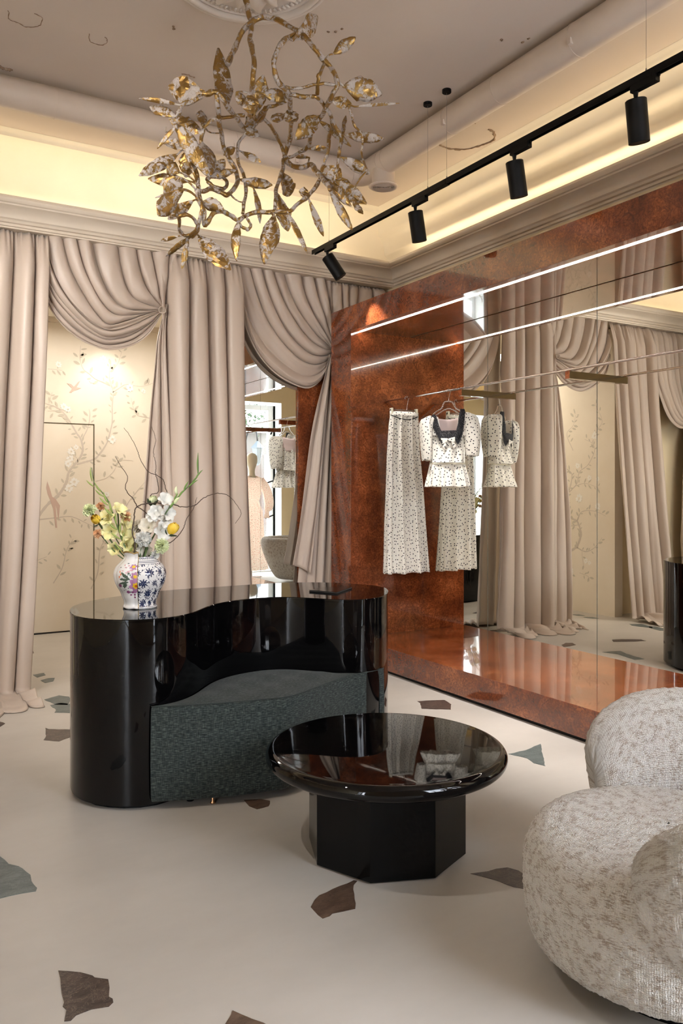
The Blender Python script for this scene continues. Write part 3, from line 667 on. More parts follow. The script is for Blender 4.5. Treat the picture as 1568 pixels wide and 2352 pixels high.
tl3 = [[(756, 812), (738, 900), (718, 1000), (700, 1130), (688, 1250), (676, 1380), (670, 1520), (668, 1545)],
       [(758, 812), (748, 900), (738, 1000), (726, 1130), (718, 1250), (708, 1380), (702, 1520), (700, 1545)],
       [(761, 812), (758, 900), (756, 1000), (752, 1130), (748, 1250), (744, 1380), (738, 1520), (736, 1545)],
       [(763, 812), (764, 900), (765, 1000), (767, 1130), (769, 1250), (770, 1380), (771, 1520), (771, 1545)]]
drape([px2(g, YC + 0.03) for g in tl3], (0, 1.2, 2.6, 4.2), YC + 0.012, 0.022, 'tail', c4, nv=100, per=24, puddle=(0.4, 0.04), seed=43)
# --- short gathered piece above the niche
c5 = thing('curtain', 'short gathered strip of champagne satin showing above the top of the burl niche', 'curtain', (3.75, 6.22, 2.9))
drape([[(x, ZH), (x + 0.002, 3.15), (x + 0.004, 3.0), (x + 0.006, 2.8)] for x in (3.57, 3.72, 3.88, 4.14)], (0, 1.7, 3.4, 5.2), 6.28, 0.040, 'panel', c5, nv=40, per=24, topy=1, seed=8)
# --- the third opening further left (seen only in the niche mirror)
c6 = thing('curtain', 'champagne satin swag left of the left curtain, seen in the niche mirror', 'curtain', (0.1, YC, 1.6), 'swagged curtains')
S3 = []
for k in range(9):
    t = k / 8; xh = 0.50 - 0.85 * t
    S3.append([(xh, ZH), (xh - 0.02 - 0.05 * (1 - t), 3.0 - 0.05 * (1 - t)), (0.33 - 0.68 * t, 2.78 - 0.12 * (1 - t)), (0.1 - 0.48 * t, 2.60 - 0.30 * (1 - t)), (-0.2 - 0.22 * t, 2.50 - 0.30 * (1 - t)), (-0.42, 2.55 - 0.06 * (1 - t))])
drape(S3, [1.1 * k for k in range(9)], YC - 0.04, 0.045, 'swag', c6, nv=60, per=16, topy=1, seed=51)
drape([[(-0.43 + 0.01 * k, 2.55), (-0.38 + .09 * (k - 1.5), 2.0), (-0.40 + 0.15 * (k - 1.5), 1.2), (-0.42 + 0.17 * (k - 1.5), 0.6), (-0.42 + 0.18 * (k - 1.5), -.2)] for k in range(4)], (0, 1.5, 3.0, 4.5), YC - 0.02, 0.04, 'tail', c6, nv=70, per=16, puddle=(0.6, 0.05), seed=53)
drape([straight(x, xb) for x, xb in ((-0.95, -1.0), (-0.75, -0.78), (-0.5, -0.5), (-0.36, -0.34))], (0, 1.8, 3.6, 5.0), YC, 0.06, 'panel', c6, nv=80, per=16, puddle=(0.8, 0.06), topy=1, seed=55)

# ================================================================ RECEPTION DESK
DH = 0.865
dk = [(160,1400),(162,1408),(170,1413.5),(190,1418.5),(215,1421.5),(274,1424),(339,1422.5),(389,1418),(428,1411),(455,1402),(473,1394),(498,1386),(538,1379),(573,1375),(608,1372),(645,1371),(682,1371.6),(727,1374),(767,1376.6),(807,1377.6),(846,1375.6),(876,1370.6),(889,1362),(890,1353),(878,1347.5),(850,1343.5),(800,1340),(745,1337.5),(690,1337.5),(637,1339),(568,1343),(488,1348.5),(418,1353),(364,1357.5),(310,1364),(259,1371),(215,1378.5),(180,1387),(165,1393)]
DO = catmull([PZ(x, y, DH)[:2] for x, y in dk], 5, closed=True)
def smooth_closed(P, n=3):
    for _ in range(n): P = 0.25 * np.roll(P, 1, 0) + 0.5 * P + 0.25 * np.roll(P, -1, 0)
    return P
DO = smooth_closed(resample(np.vstack([DO, DO[:1]]), 181)[:-1], 6)
def offset(P, d):
    t = np.roll(P, -1, 0) - np.roll(P, 1, 0); t /= np.linalg.norm(t, axis=1)[:, None]; n = np.stack([t[:, 1], -t[:, 0]], 1)
    ar = 0.5 * np.sum(P[:, 0] * np.roll(P[:, 1], -1) - np.roll(P[:, 0], -1) * P[:, 1])
    return P + n * d * (1 if ar > 0 else -1)
dc = DO.mean(0)
desk = thing('reception_desk', 'high gloss black curved kidney shaped reception desk with a vase on top', 'desk', (dc[0], dc[1], 0))
def rings(P, prof):
    return MB().grid(np.array([[(x, y, z) for x, y in offset(P, o)] for o, z in prof]), closed_v=True)
obj('desk_body', rings(DO, [(-0.02, 0.022), (0.0, 0.022), (0, 0.3), (0, 0.6), (0, DH - 0.014)]), M['lacquer'], desk, smooth=True, angle=40, fix=False)
b = rings(DO, [(-0.004, DH - 0.014), (0.0015, DH - 0.013), (0.0015, DH - 0.003), (-0.0015, DH)])
n0 = len(b.v); n_ = len(DO)
O2 = offset(DO, -0.0015); b.v += [(p[0], p[1], DH) for p in O2]
b.f += [tuple(n0 + i for i in t) for t in tessellate_polygon([[Vector((p[0], p[1], 0)) for p in O2]])]
obj('desk_top', b, M['lacquer'], desk, smooth=True, angle=30)
obj('desk_plinth', MB().prism(offset(DO, -0.035)[::3], 0.0, 0.05), M['black'], desk)
for (x, y) in ((183, 1806), (430, 1845), (880, 1680)):
    p = PZ(x, y, 0.0); q = p[:2] + (dc - p[:2]) * 0.05
    obj('desk_foot', MB().lathe([(0.016, 0.0), (0.018, 0.004), (0.014, 0.022)], q[0], q[1], 16), M['black'], desk, smooth=True)
# upholstered bench nested in the desk's hollow
SH = 0.47
i0 = int(np.argmin(np.linalg.norm(DO - PZ(352, 1616, SH)[:2], axis=1))); i1 = int(np.argmin(np.linalg.norm(DO - PZ(878, 1534, SH)[:2], axis=1)))
OO = offset(DO, 0.006)
fwd = [OO[(i0 + k) % n_] for k in range((i1 - i0) % n_ + 1)]; bwd = [OO[(i0 - k) % n_] for k in range((i0 - i1) % n_ + 1)]
back = fwd if len(fwd) < len(bwd) else bwd
back = resample(np.array(back), 90)
fr_px = [(347,1845),(392,1843),(438.5,1840),(538,1831),(612.6,1821),(682,1806)]
fp = [PZ(x, y, 0.035)[:2] for x, y in fr_px] + [PZ(*q, SH)[:2] for q in ((790, 1556), (840, 1544.5), (881, 1535))]
fp[0] = back[0] + (fp[0] - back[0]) * 1.0
front = resample(catmull(np.array(fp), 8), 90)
nt_ = 26
def seat_grid():
    P = []
    for i in range(90):
        B_, F_ = back[i], front[i]; col = []
        w_ = np.linalg.norm(F_ - B_); e = min(i, 89 - i) / 89.0; rr = 0.022
        for t in np.linspace(0, 1, nt_):
            z = SH + 0.014 * math.sin(PI * t) * min(1, e * 12) * min(1, w_ / .2)
            p = B_ + (F_ - B_) * t * (1 - min(rr / (w_ + 1e-6), 0.5) * 0.6)
            z += 0.0022 * math.sin(p[0] * 38 + 7 * p[1]) * math.sin(PI * t) + 0.003 * math.sin(p[0] * 17 - p[1] * 29) * math.sin(PI * t)
            col.append((*p, z))
        ed = F_ - B_; ed = ed / (w_ + 1e-6)
        for a in np.linspace(0.2, PI / 2, 5): col.append((*(F_ - ed * min(rr, w_ * .4) * (1 - math.sin(a))), SH - min(rr, .03) * (1 - math.cos(a))))
        for z in np.linspace(SH - 0.03, 0.06, 14): col.append((*(F_ + ed * 0.006 * math.sin(PI * (SH - z) / SH)), z))
        for a in np.linspace(0, PI / 2, 4): col.append((*(F_ - ed * 0.012 * (1 - math.cos(a))), 0.055 - 0.018 * math.sin(a)))
        col.append((*(B_ + ed * min(.01, w_ * .2)), 0.037))
        P.append(col)
    return np.array(P)
SG = seat_grid()
ss = np.r_[0, np.cumsum(np.linalg.norm(np.diff(front, axis=0), axis=1))]
vv = np.cumsum(np.r_[0, np.linalg.norm(np.diff(SG[45], axis=0), axis=1)])
UV = np.zeros(SG.shape[:2] + (2,)); UV[..., 0] = ss[:, None]; UV[..., 1] = vv[None, :]
sb = MB().grid(SG); k_ = SG.shape[1]
sb.f.append(tuple(range(k_))); sb.f.append(tuple((89 * k_ + i) for i in range(k_))[::-1])
cm = front.mean(0)
seat = thing('bench_seat', 'dark green chenille bench nested in the hollow of the black desk', 'bench', (cm[0], cm[1], 0))
obj('cushion', sb, M['chenille'], seat, smooth=True, uv=UV.reshape(-1, 2), angle=50)
pipe_f = np.array([(*(back[i] + (front[i] - back[i]) * 0.985), SH + 0.002) for i in range(90)])
obj('piping', MB().tube(pipe_f, 0.0022, 6), M['chenille'], seat, smooth=True, uv=None)
for k in (18, 48, 74):
    q = front[k] + (back[k] - front[k]) * 0.18
    obj('seat_foot', MB().lathe([(0.012, 0.0), (0.013, 0.004), (0.006, 0.012), (0.006, 0.042)], q[0], q[1], 14), mat('brass foot', (0.6, 0.35, 0.2), 0.25, metal=1.0) if k == 18 else bpy.data.materials['brass foot'], seat, smooth=True)
# flat black folder on the desk
fo = [PZ(x, y, DH + 0.001)[:2] for x, y in ((709, 1359), (741, 1351.5), (809, 1351.5), (773, 1364))]
fc = np.mean(fo, 0)
fld = thing('folder', 'slim closed black folder lying on the right end of the black desk', 'folder', (fc[0], fc[1], DH))
obj('cover', MB().prism(fo, DH + 0.0005, DH + 0.0025).prism(fo, DH + 0.0085, DH + 0.0105), M['lacq_semi'], fld, bevel=0.0006)
obj('pages', MB().prism([fc + (p - fc) * 0.97 for p in fo], DH + 0.0025, DH + 0.0085), mat('dark pages', (0.03, 0.028, 0.026), 0.6), fld)

# ================================================================ COFFEE TABLE
tb = [PZ(x, y, 0)[:2] for x, y in ((710, 1924.5), (728.6, 1988), (849, 2033.5), (1002, 2020), (1069, 1961))]
A_ = []; B2 = []
for p in tb: A_.append([2 * p[0], 2 * p[1], 1]); B2.append(p[0] ** 2 + p[1] ** 2)
sol = np.linalg.lstsq(np.array(A_), np.array(B2), rcond=None)[0]; tc = sol[:2]; orad = math.sqrt(sol[2] + tc @ tc)
ang = [math.atan2(*(p - tc)[::-1]) for p in tb]; off = np.angle(np.mean([np.exp(1j * a * 8) for a in ang])) / 8
octo = lambda r: [(tc[0] + r * math.cos(off + k * PI / 4), tc[1] + r * math.sin(off + k * PI / 4)) for k in range(8)]
TH_ = 0.418; tr_ = 0.487
tcx, tcy = PD(891, 1715, 3.24)[:2]
tab = thing('coffee_table', 'low round glossy black coffee table on a faceted octagonal pedestal', 'coffee table', (tc[0], tc[1], 0))
obj('pedestal', MB().prism(octo(orad), 0.006, TH_ - 0.06), M['lacq_semi'], tab, bevel=0.0015)
obj('plinth', MB().prism(octo(orad - 0.03), 0.0, 0.012), M['darkgap'], tab)
prof = [(0.0005, TH_ - 0.062), (tr_ - 0.05, TH_ - 0.062)] + [(tr_ - 0.031 + 0.031 * math.cos(a), TH_ - 0.031 + 0.031 * math.sin(a)) for a in np.linspace(-PI / 2, PI / 2, 15)] + [(tr_ - 0.045, TH_ - 0.0005), (tr_ - 0.05, TH_), (0.0005, TH_)]
obj('table_top', MB().lathe(prof, tc[0], tc[1], 128), M['lacquer'], tab, smooth=True, angle=60, fix=False)

# ================================================================ BOUCLE ARMCHAIR
cl = lambda lat, dep: np.array([lat * CT + dep * ST, -lat * ST + dep * CT])
SC = cl(0.985, 2.42)
ach = thing('armchair', 'large rounded cream boucle armchair at the right edge of the photo', 'armchair', (SC[0], SC[1], 0))
def displace(P, amp, sc_, seed=0):
    from mathutils import noise
    n, m, _ = P.shape
    du = np.gradient(P, axis=0); dv = np.gradient(P, axis=1); nn = np.cross(du, dv); nn /= np.linalg.norm(nn, axis=2)[..., None] + 1e-9
    h = np.array([[noise.noise(Vector(P[i, j] * sc_)) + 0.6 * noise.noise(Vector(P[i, j] * sc_ * 2.3)) for j in range(m)] for i in range(n)])
    return P + nn * (h * amp)[..., None]
def seat_drum():
    th = np.linspace(0, 2 * PI, 460, endpoint=False); prof = []
    H0, H1 = 0.07, 0.435; r0 = 0.415
    for a in np.linspace(-PI / 2, 0, 14): prof.append((r0 - 0.09 + 0.09 * math.cos(a), H0 + 0.07 + 0.07 * math.sin(a)))
    for z in np.linspace(H0 + 0.09, H1 - 0.10, 34): prof.append((r0 + 0.012 * math.sin((z - .1) * 9), z))
    for a in np.linspace(0.05, PI / 2, 18): prof.append((r0 - 0.10 + 0.10 * math.cos(a), H1 - 0.085 + 0.085 * math.sin(a)))
    for r in np.linspace(r0 - 0.11, 0.004, 34): prof.append((r, H1 + 0.012 * (1 - (r / r0) ** 2)))
    P = np.array([[(SC[0] + r * math.cos(t) * 1.0, SC[1] + r * math.sin(t), z) for t in th] for r, z in prof])
    UV = np.zeros(P.shape[:2] + (2,)); s_ = np.r_[0, np.cumsum([math.hypot(prof[i + 1][0] - prof[i][0], prof[i + 1][1] - prof[i][1]) for i in range(len(prof) - 1)])]
    for i, (r, z) in enumerate(prof):
        if i < 66: UV[i, :, 0] = th * r0; UV[i, :, 1] = s_[i]
        else: UV[i, :, 0] = P[i, :, 0] * 1.0; UV[i, :, 1] = P[i, :, 1]
    return displace(P, 0.0042, 75), UV
P, UV = seat_drum()
obj('seat', MB().grid(P[:66], closed_v=True), M['boucle'], ach, smooth=True, uv=UV[:66].reshape(-1, 2), fix=False)
TU = P[..., :2].copy(); obj('seat_top', MB().grid(P[65:], closed_v=True), M['boucle'], ach, smooth=True, uv=TU[65:].reshape(-1, 2), fix=False)
def backrest():
    a0, a1 = math.radians(-136), math.radians(121)                 # angle from +lateral axis, counter-clockwise seen from above
    BC = (0.22, 0.0)
    na, ns = 440, 130; P = np.zeros((na, ns, 3)); UV = np.zeros((na, ns, 2))
    for i, s_ in enumerate(np.linspace(0, 1, na)):
        a = a0 + (a1 - a0) * s_
        e = min(s_, 1 - s_) / 0.13; k = math.sqrt(max(0.0, 1 - (1 - min(e, 1)) ** 2)) * 0.985 + 0.015
        top = 0.715 - 0.05 * max(0.0, (0.25 - s_) / 0.25); H0 = 0.06
        hz = (top - 0.30) / 2 * k; zc = 0.30 + (top - 0.30) / 2
        for j, t in enumerate(np.linspace(0, 2 * PI, ns, endpoint=False)):
            # cross-section: tall rounded slab leaning outwards, thinner at the foot
            cz, sz = math.sin(t), math.cos(t)
            zz = 0.39 + (top - 0.39) * np.sign(cz) * abs(cz) ** 0.8 * ((0.25 + 0.75 * k) if cz > 0 else 0.98)
            h = (zz - H0) / (top - H0)
            thick = (0.055 + 0.055 * h) * np.sign(sz) * abs(sz) ** 0.7 * k ** 0.6 * (1.0 if h > 0.3 else 1.0)
            r = 0.375 + 0.165 * h ** 0.8 + thick
            lat = 0.985 + BC[0] + r * 1.25 * math.cos(a); dep = 2.42 + BC[1] + r * 1.02 * math.sin(a)
            x, y = cl(lat, dep); P[i, j] = (x, y, zz); UV[i, j] = (a * 0.62, abs(t - PI) * 0.24)
    return displace(P, 0.0045, 75), UV
P, UV = backrest()
bb = MB().grid(P, closed_v=True); ns_ = P.shape[1]
bb.f.append(tuple(range(ns_))[::-1]); bb.f.append(tuple((P.shape[0] - 1) * ns_ + i for i in range(ns_)))
obj('backrest', bb, M['boucle'], ach, smooth=True, uv=UV.reshape(-1, 2), fix=False)
obj('swivel_base', MB().lathe([(0.0005, 0.0), (0.30, 0.0), (0.30, 0.02), (0.26, 0.03), (0.26, 0.10), (0.0005, 0.10)], SC[0] + 0.05, SC[1], 48), M['black'], ach, smooth=True, angle=30)

# ================================================================ GARMENTS
SK = PX(934, 914, RXN); SK[2] = 0; BL = PX(1030, 900, RXN); BL[2] = 0
hx = np.array([0.909, -0.416, 0]); hn = np.array([-0.416, -0.909, 0])            # hanger direction, and the side facing the camera
def PP(x, y, C):
    d = ray(x, y); t = np.dot(C[:2], hn[:2]) / np.dot(d[:2], hn[:2]); p = np.array([d[0] * t, d[1] * t, EYE + d[2] * t])
    return np.dot(p[:2] - C[:2], hx[:2]), p[2]
def W3(C, s_, n_, z): return np.array([C[0] + hx[0] * s_ + hn[0] * n_, C[1] + hx[1] * s_ + hn[1] * n_, z])
def garment(name, C, rows, parent, m, folds=9, famp=(0.0, 0.03), thick=0.05, nth=140, nz=60, seed=0, solid=True, hem=0.0, uvs=1.0):
    """rows: (pixel y, left px x, right px x)"""
    rs = []
    for y, xl, xr in rows:
        sl, z = PP(xl, y, C); sr, _ = PP(xr, y, C); rs.append((z, sl, sr))
    rs = np.array(rs); zz = np.linspace(0, 1, nz)
    tt = np.linspace(0, 1, len(rs)); rs = np.stack([np.interp(zz, tt, rs[:, k]) for k in range(3)], 1)
    r_ = np.random.default_rng(seed); ph = r_.uniform(0, 6.28, 4)
    P = np.zeros((nz, nth, 3)); UV = np.zeros((nz, nth, 2))
    for i in range(nz):
        z, sl, sr = rs[i]; mid, hw = (sl + sr) / 2, (sr - sl) / 2; t = zz[i]
        fa = famp[0] + (famp[1] - famp[0]) * t ** 0.8; tk = thick * (0.55 + 0.6 * t)
        for j, th in enumerate(np.linspace(-PI / 2, 1.5 * PI, nth, endpoint=False)):
            f = fa * (math.cos(folds * th + ph[0] + 0.8 * math.sin(3 * th + ph[1])) + 0.35 * math.cos(2.3 * folds * th + ph[2]))
            s_ = mid + hw * math.copysign(abs(math.cos(th)) ** 0.85, math.cos(th)) - 0.2 * f * math.sin(th)
            n_ = tk * math.sin(th) + f * (0.3 + 0.7 * abs(math.sin(th)))
            zj = z + hem * t ** 6 * math.sin(folds * th + ph[3])
            P[i, j] = W3(C, s_, n_, zj); UV[i, j] = (th / (2 * PI) * 4 * (hw + .03) * uvs if False else (s_ + (3.0 if math.sin(th) < 0 else 0)), zj)
    arc = np.concatenate([np.zeros((nz, 1)), np.cumsum(np.linalg.norm(np.diff(P, axis=1), axis=2), axis=1)], 1); UV[..., 0] = arc - arc[:, [nth // 2]]
    o = obj(name, MB().grid(P, closed_v=True), m, parent, smooth=True, uv=UV.reshape(-1, 2), fix=False)
    if solid:
        q = o.modifiers.new('thickness', 'SOLIDIFY'); q.thickness = 0.0015
    return o
def hook(C, ztop, zbot, par, tw=0.0):
    a = np.linspace(-0.6, PI + 0.3, 12); r = 0.019
    P = [C * [1, 1, 0] + hx * (r * math.cos(t)) * 1.0 + np.array([0, 0, ztop - r + r * math.sin(t)]) for t in a]
    # hook curls over the rail: plane across the rail
    P = [np.array([C[0] + r * math.cos(t), C[1], ztop - r + r * math.sin(t)]) for t in a][::-1]
    P = P[:-2] + [np.array([C[0] + 0.012, C[1], ztop - 2 * r]), np.array([C[0], C[1], zbot + 0.02]), np.array([C[0], C[1], zbot])]
    obj('hook', MB().tube(catmull(P, 3), 0.0022, 8), M['chrome'], par, smooth=True)
ZR = RZ + 0.012
# long skirt
HX2, HN2 = hx, hn; hx = np.array([0.9986, -0.052, 0]); hn = np.array([-0.052, -0.9986, 0])
hg1 = thing('clothes_hanger', 'clear acrylic clip hanger holding the long polka dot skirt', 'hanger', (SK[0], SK[1], 2.05), 'clear acrylic hangers')
hook(SK, ZR, 2.115, hg1)
sl, zt_ = PP(896, 944, SK); sr, _ = PP(958, 944, SK)
bar = MB(); p = W3(SK, sl, 0, 2.11); q = W3(SK, sr, 0, 2.11)
obj('bar', MB().tube([p, q], 0.010, 4), M['acrylic'], hg1, bevel=0.001)
for s_ in (sl + 0.012, sr - 0.012):
    cb = MB()
    for nn in (-0.011, 0.011):
        c0 = W3(SK, s_, nn, 2.105); cb.add([W3(SK, s_ + a, nn + b_, z) for z in (2.062, 2.13) for a, b_ in ((-.009, -.003), (.009, -.003), (.009, .003), (-.009, .003))], [(0, 3, 2, 1), (4, 5, 6, 7), (0, 1, 5, 4), (1, 2, 6, 5), (2, 3, 7, 6), (3, 0, 4, 7)])
    obj('clip', cb, M['ivory'], hg1, bevel=0.001)
skt = thing('skirt', 'long cream maxi skirt with black polka dots, hanging nearest the burl end panel', 'skirt', (SK[0], SK[1], 0.8), 'polka dot garments')
garment('skirt_body', SK, [(952, 896, 960), (975, 893, 961), (1045, 889, 964), (1120, 887, 971), (1200, 884, 976), (1270, 883, 981), (1318, 882, 985)], skt, M['dots'], folds=9, famp=(0.006, 0.030), thick=0.055, nz=80, nth=260, seed=2, hem=0.003)
garment('waistband', SK, [(944, 895, 960), (949, 895.5, 960), (955, 896, 960.5)], skt, M['dots'], folds=3, famp=(0, 0), thick=0.035, nz=4, nth=60)
wb_ = [W3(SK, *(lambda s__: (s__, 0.035 * math.sqrt(max(0, 1 - ((2 * (s__ - sl) / (sr - sl)) - 1) ** 2 * .97)) + 0.006))(s_), PP(927, 955, SK)[1] - 0.035 * (1 - ((2 * (s_ - sl) / (sr - sl)) - 1) ** 2)) for s_ in np.linspace(sl, sr, 20)]
obj('waist_trim', MB().tube(wb_, 0.004, 6), M['thread'], skt, smooth=True)
# blouse
hx, hn = HX2, HN2
hg2 = thing('clothes_hanger', 'clear acrylic shoulder hanger inside the polka dot blouse', 'hanger', (BL[0], BL[1], 2.05), 'clear acrylic hangers')
zN = PP(1030, 922, BL)[1]
hook(BL, ZR, zN, hg2)
pts = [PP(x, y, BL) for x, y in ((993, 953), (1003, 945), (1014, 938), (1019, 926), (1024, 922.5), (1036, 922.5), (1040, 926), (1046, 936), (1057, 944), (1066, 951))]
obj('hanger_frame', MB().tube(catmull([W3(BL, s_, 0, z) for s_, z in pts], 4), 0.0055, 8), M['acrylic'], hg2, smooth=True)
pts2 = [PP(x, y, BL) for x, y in ((997, 957), (1012, 947), (1022, 941), (1031, 939), (1040, 941), (1052, 948), (1062, 957))]
obj('hanger_bar', MB().tube(catmull([W3(BL, s_, 0, z) for s_, z in pts2], 4), 0.005, 8), M['acrylic'], hg2, smooth=True)
bls = thing('blouse', 'cream polka dot puff sleeve blouse with black lace collar and bow', 'blouse', (BL[0], BL[1], 1.45), 'polka dot garments')
garment('bodice', BL, [(993, 987, 1068), (1010, 987, 1068), (1035, 989, 1068), (1055, 989, 1068), (1063, 987, 1067)], bls, M['dots'], folds=7, famp=(0.004, 0.012), thick=0.075, nz=40, nth=160, seed=4)
garment('peplum', BL, [(1062, 987, 1067), (1075, 984, 1070), (1100, 978, 1076), (1118, 974, 1079)], bls, M['dots'], folds=8, famp=(0.004, 0.022), thick=0.085, nz=30, nth=180, seed=5, hem=0.003)
s0, z0 = PP(987, 1064, BL); s1, _ = PP(1067, 1064, BL)
sm, sh_ = (s0 + s1) / 2, (s1 - s0) / 2
obj('waist_seam', MB().tube([W3(BL, sm + sh_ * math.cos(t), 0.072 * math.sin(t), z0 - 0.006 * math.sin(t)) for t in np.linspace(0, 2 * PI, 40)], 0.0035, 6), M['ivory'], bls, smooth=True)
# shoulders of the front and the back panel with its lining
def sheet(name, pxl, n_off, m, par, curve=0.02):
    """a cloth patch bounded by a pixel outline, lying on the garment at distance n_off"""
    poly = [PP(x, y, BL) for x, y in pxl]; tri = tessellate_polygon([[Vector((a, b_, 0)) for a, b_ in poly]])
    bm = bmesh.new(); vs = [bm.verts.new((a, b_, 0)) for a, b_ in poly]
    for t in tri:
        try: bm.faces.new([vs[i] for i in t])
        except ValueError: pass
    bmesh.ops.subdivide_edges(bm, edges=bm.edges, cuts=3, use_grid_fill=True); bmesh.ops.triangulate(bm, faces=bm.faces)
    v2 = [(v_.co.x, v_.co.y) for v_ in bm.verts]; bm.verts.index_update(); f = [tuple(v_.index for v_ in fc_.verts) for fc_ in bm.faces]; bm.free()
    V = []
    for a, z in v2:
        q = (a - sm) / (sh_ + 0.03); V.append(W3(BL, a, (n_off + 0.0) * (1 - 0.55 * q * q) + 0.002 * math.sin(a * 90 + z * 40), z))
    mb = MB().add(V, f); o = obj(name, mb, m, par, smooth=True, uv=np.array(v2), fix=False)
    so = o.modifiers.new('thickness', 'SOLIDIFY'); so.thickness = 0.002; so.offset = 0; return o
sheet('back_lining', [(997, 958), (1012, 961), (1030, 963), (1046, 961), (1056, 958), (1064, 985), (1064, 1003), (992, 1003), (992, 980)], -0.045, M['lining'], bls)
sheet('shoulder', [(992, 955), (1002, 960), (1007, 990), (1008, 1002), (988, 1002), (980, 985), (980, 962)], 0.070, M['dots'], bls)
sheet('shoulder', [(1048, 960), (1058, 944), (1066, 948), (1076, 958), (1076, 990), (1069, 1004), (1042, 1004), (1044, 990)], 0.070, M['dots'], bls)
def puff(px_rows, par, depth=0.085):
    rs = [(*PP(xl, y, BL), PP(xr, y, BL)[0]) for y, xl, xr in px_rows]; rs = np.array([(z, a, c) for a, z, c in rs])
    nz = 40; t = np.linspace(0, 1, nz); tt = np.linspace(0, 1, len(rs)); R2 = np.stack([np.interp(t, tt, rs[:, k]) for k in range(3)], 1)
    P = np.zeros((nz, 80, 3)); UV = np.zeros((nz, 80, 2))
    for i in range(nz):
        z, a, c = R2[i]; mid, hw = (a + c) / 2, (c - a) / 2; dd = depth * (0.35 + 0.65 * math.sin(PI * (0.12 + 0.7 * t[i])))
        for j, th in enumerate(np.linspace(-PI / 2, 1.5 * PI, 80, endpoint=False)):
            f = 0.006 * math.cos(7 * th + 1.3) * math.exp(-((t[i] - 0.15) / 0.25) ** 2) * 1.6 + 0.004 * math.cos(5 * th) * t[i]
            s_ = mid + (hw + f) * math.cos(th); n_ = (dd + f) * math.sin(th) + 0.01; P[i, j] = W3(BL, s_, n_, z + 0.004 * math.cos(3 * th)); UV[i, j] = (s_ + (2 if math.sin(th) < 0 else 0) + 5, z)
    arc = np.concatenate([np.zeros((nz, 1)), np.cumsum(np.linalg.norm(np.diff(P, axis=1), axis=2), axis=1)], 1); UV[..., 0] = arc - arc[:, [40]] + 5
    mb = MB().grid(P, closed_v=True); mb.f.append(tuple(range(80)))
    o = obj('sleeve', mb, M['dots'], par, smooth=True, uv=UV.reshape(-1, 2), fix=False)
    so = o.modifiers.new('thickness', 'SOLIDIFY'); so.thickness = 0.0015
puff([(957, 982, 989), (962, 970, 994), (972, 964, 993), (990, 963, 992), (1015, 965, 992), (1040, 967, 991), (1058, 969, 990)], bls)
puff([(949, 1067, 1074), (953, 1063, 1087), (962, 1062, 1096), (978, 1062, 1101), (1000, 1063, 1102), (1025, 1065, 1101), (1048, 1068, 1098)], bls)
lc = [[(993, 953), (997, 957), (1003, 978), (1008, 991), (1042, 990), (1046, 975), (1048, 958), (1052, 941), (1062, 941), (1065, 950), (1060, 970), (1057, 995), (1052, 1012), (1046, 1022), (1040, 1012), (1020, 1010), (1012, 1024), (1006, 1014), (997, 995), (992, 985), (976, 976), (970, 966)]]
o = sheet('lace_collar', lc[0], 0.079, M['lace'], bls); 
fr_ = MB(); 
edge = [(970,966),(976,976),(992,985),(997,995),(1006,1014),(1012,1024),(1020,1010),(1040,1012),(1046,1022),(1052,1012),(1057,995),(1060,970)]
EP = resample(np.array([PP(x, y, BL) for x, y in edge]), 300)
for a, z in EP:
    for _ in range(2):
        L_ = rng.uniform(0.004, 0.026); dx = rng.uniform(-0.006, 0.006); a2 = a + rng.uniform(-.004, .004); z2 = z + rng.uniform(-0.002, 0.03)
        q = (a2 - sm) / (sh_ + 0.03); nn = 0.083 * (1 - 0.55 * q * q)
        p0, p1 = W3(BL, a2, nn, z2), W3(BL, a2 + dx, nn + 0.002, z2 - L_); e = hx * 0.0009
        fr_.add([p0 - e, p0 + e, p1 + e * .5, p1 - e * .5], [(0, 1, 2, 3)])
obj('lace_fringe', fr_, M['thread'], bls, kind='stuff')
bowc = PP(1023, 1008, BL)
def bow_piece(pxl, off): return sheet('bow_loop', pxl, off, M['dots'], bls)
sheet('bow_loop', [(1006, 1008), (1016, 1008), (1022, 1009), (1022, 1014), (1016, 1018), (1010, 1022)], 0.092, M['dots'], bls)
sheet('bow_loop', [(1038, 1005), (1030, 1007), (1023, 1009), (1023, 1014), (1030, 1016), (1038, 1017)], 0.092, M['dots'], bls)
sheet('bow_tail', [(1018, 1014), (1022, 1015), (1014, 1034), (1010, 1027)], 0.090, M['dots'], bls)
sheet('bow_tail', [(1029, 1014), (1034, 1014), (1042, 1026), (1037, 1035)], 0.090, M['dots'], bls)

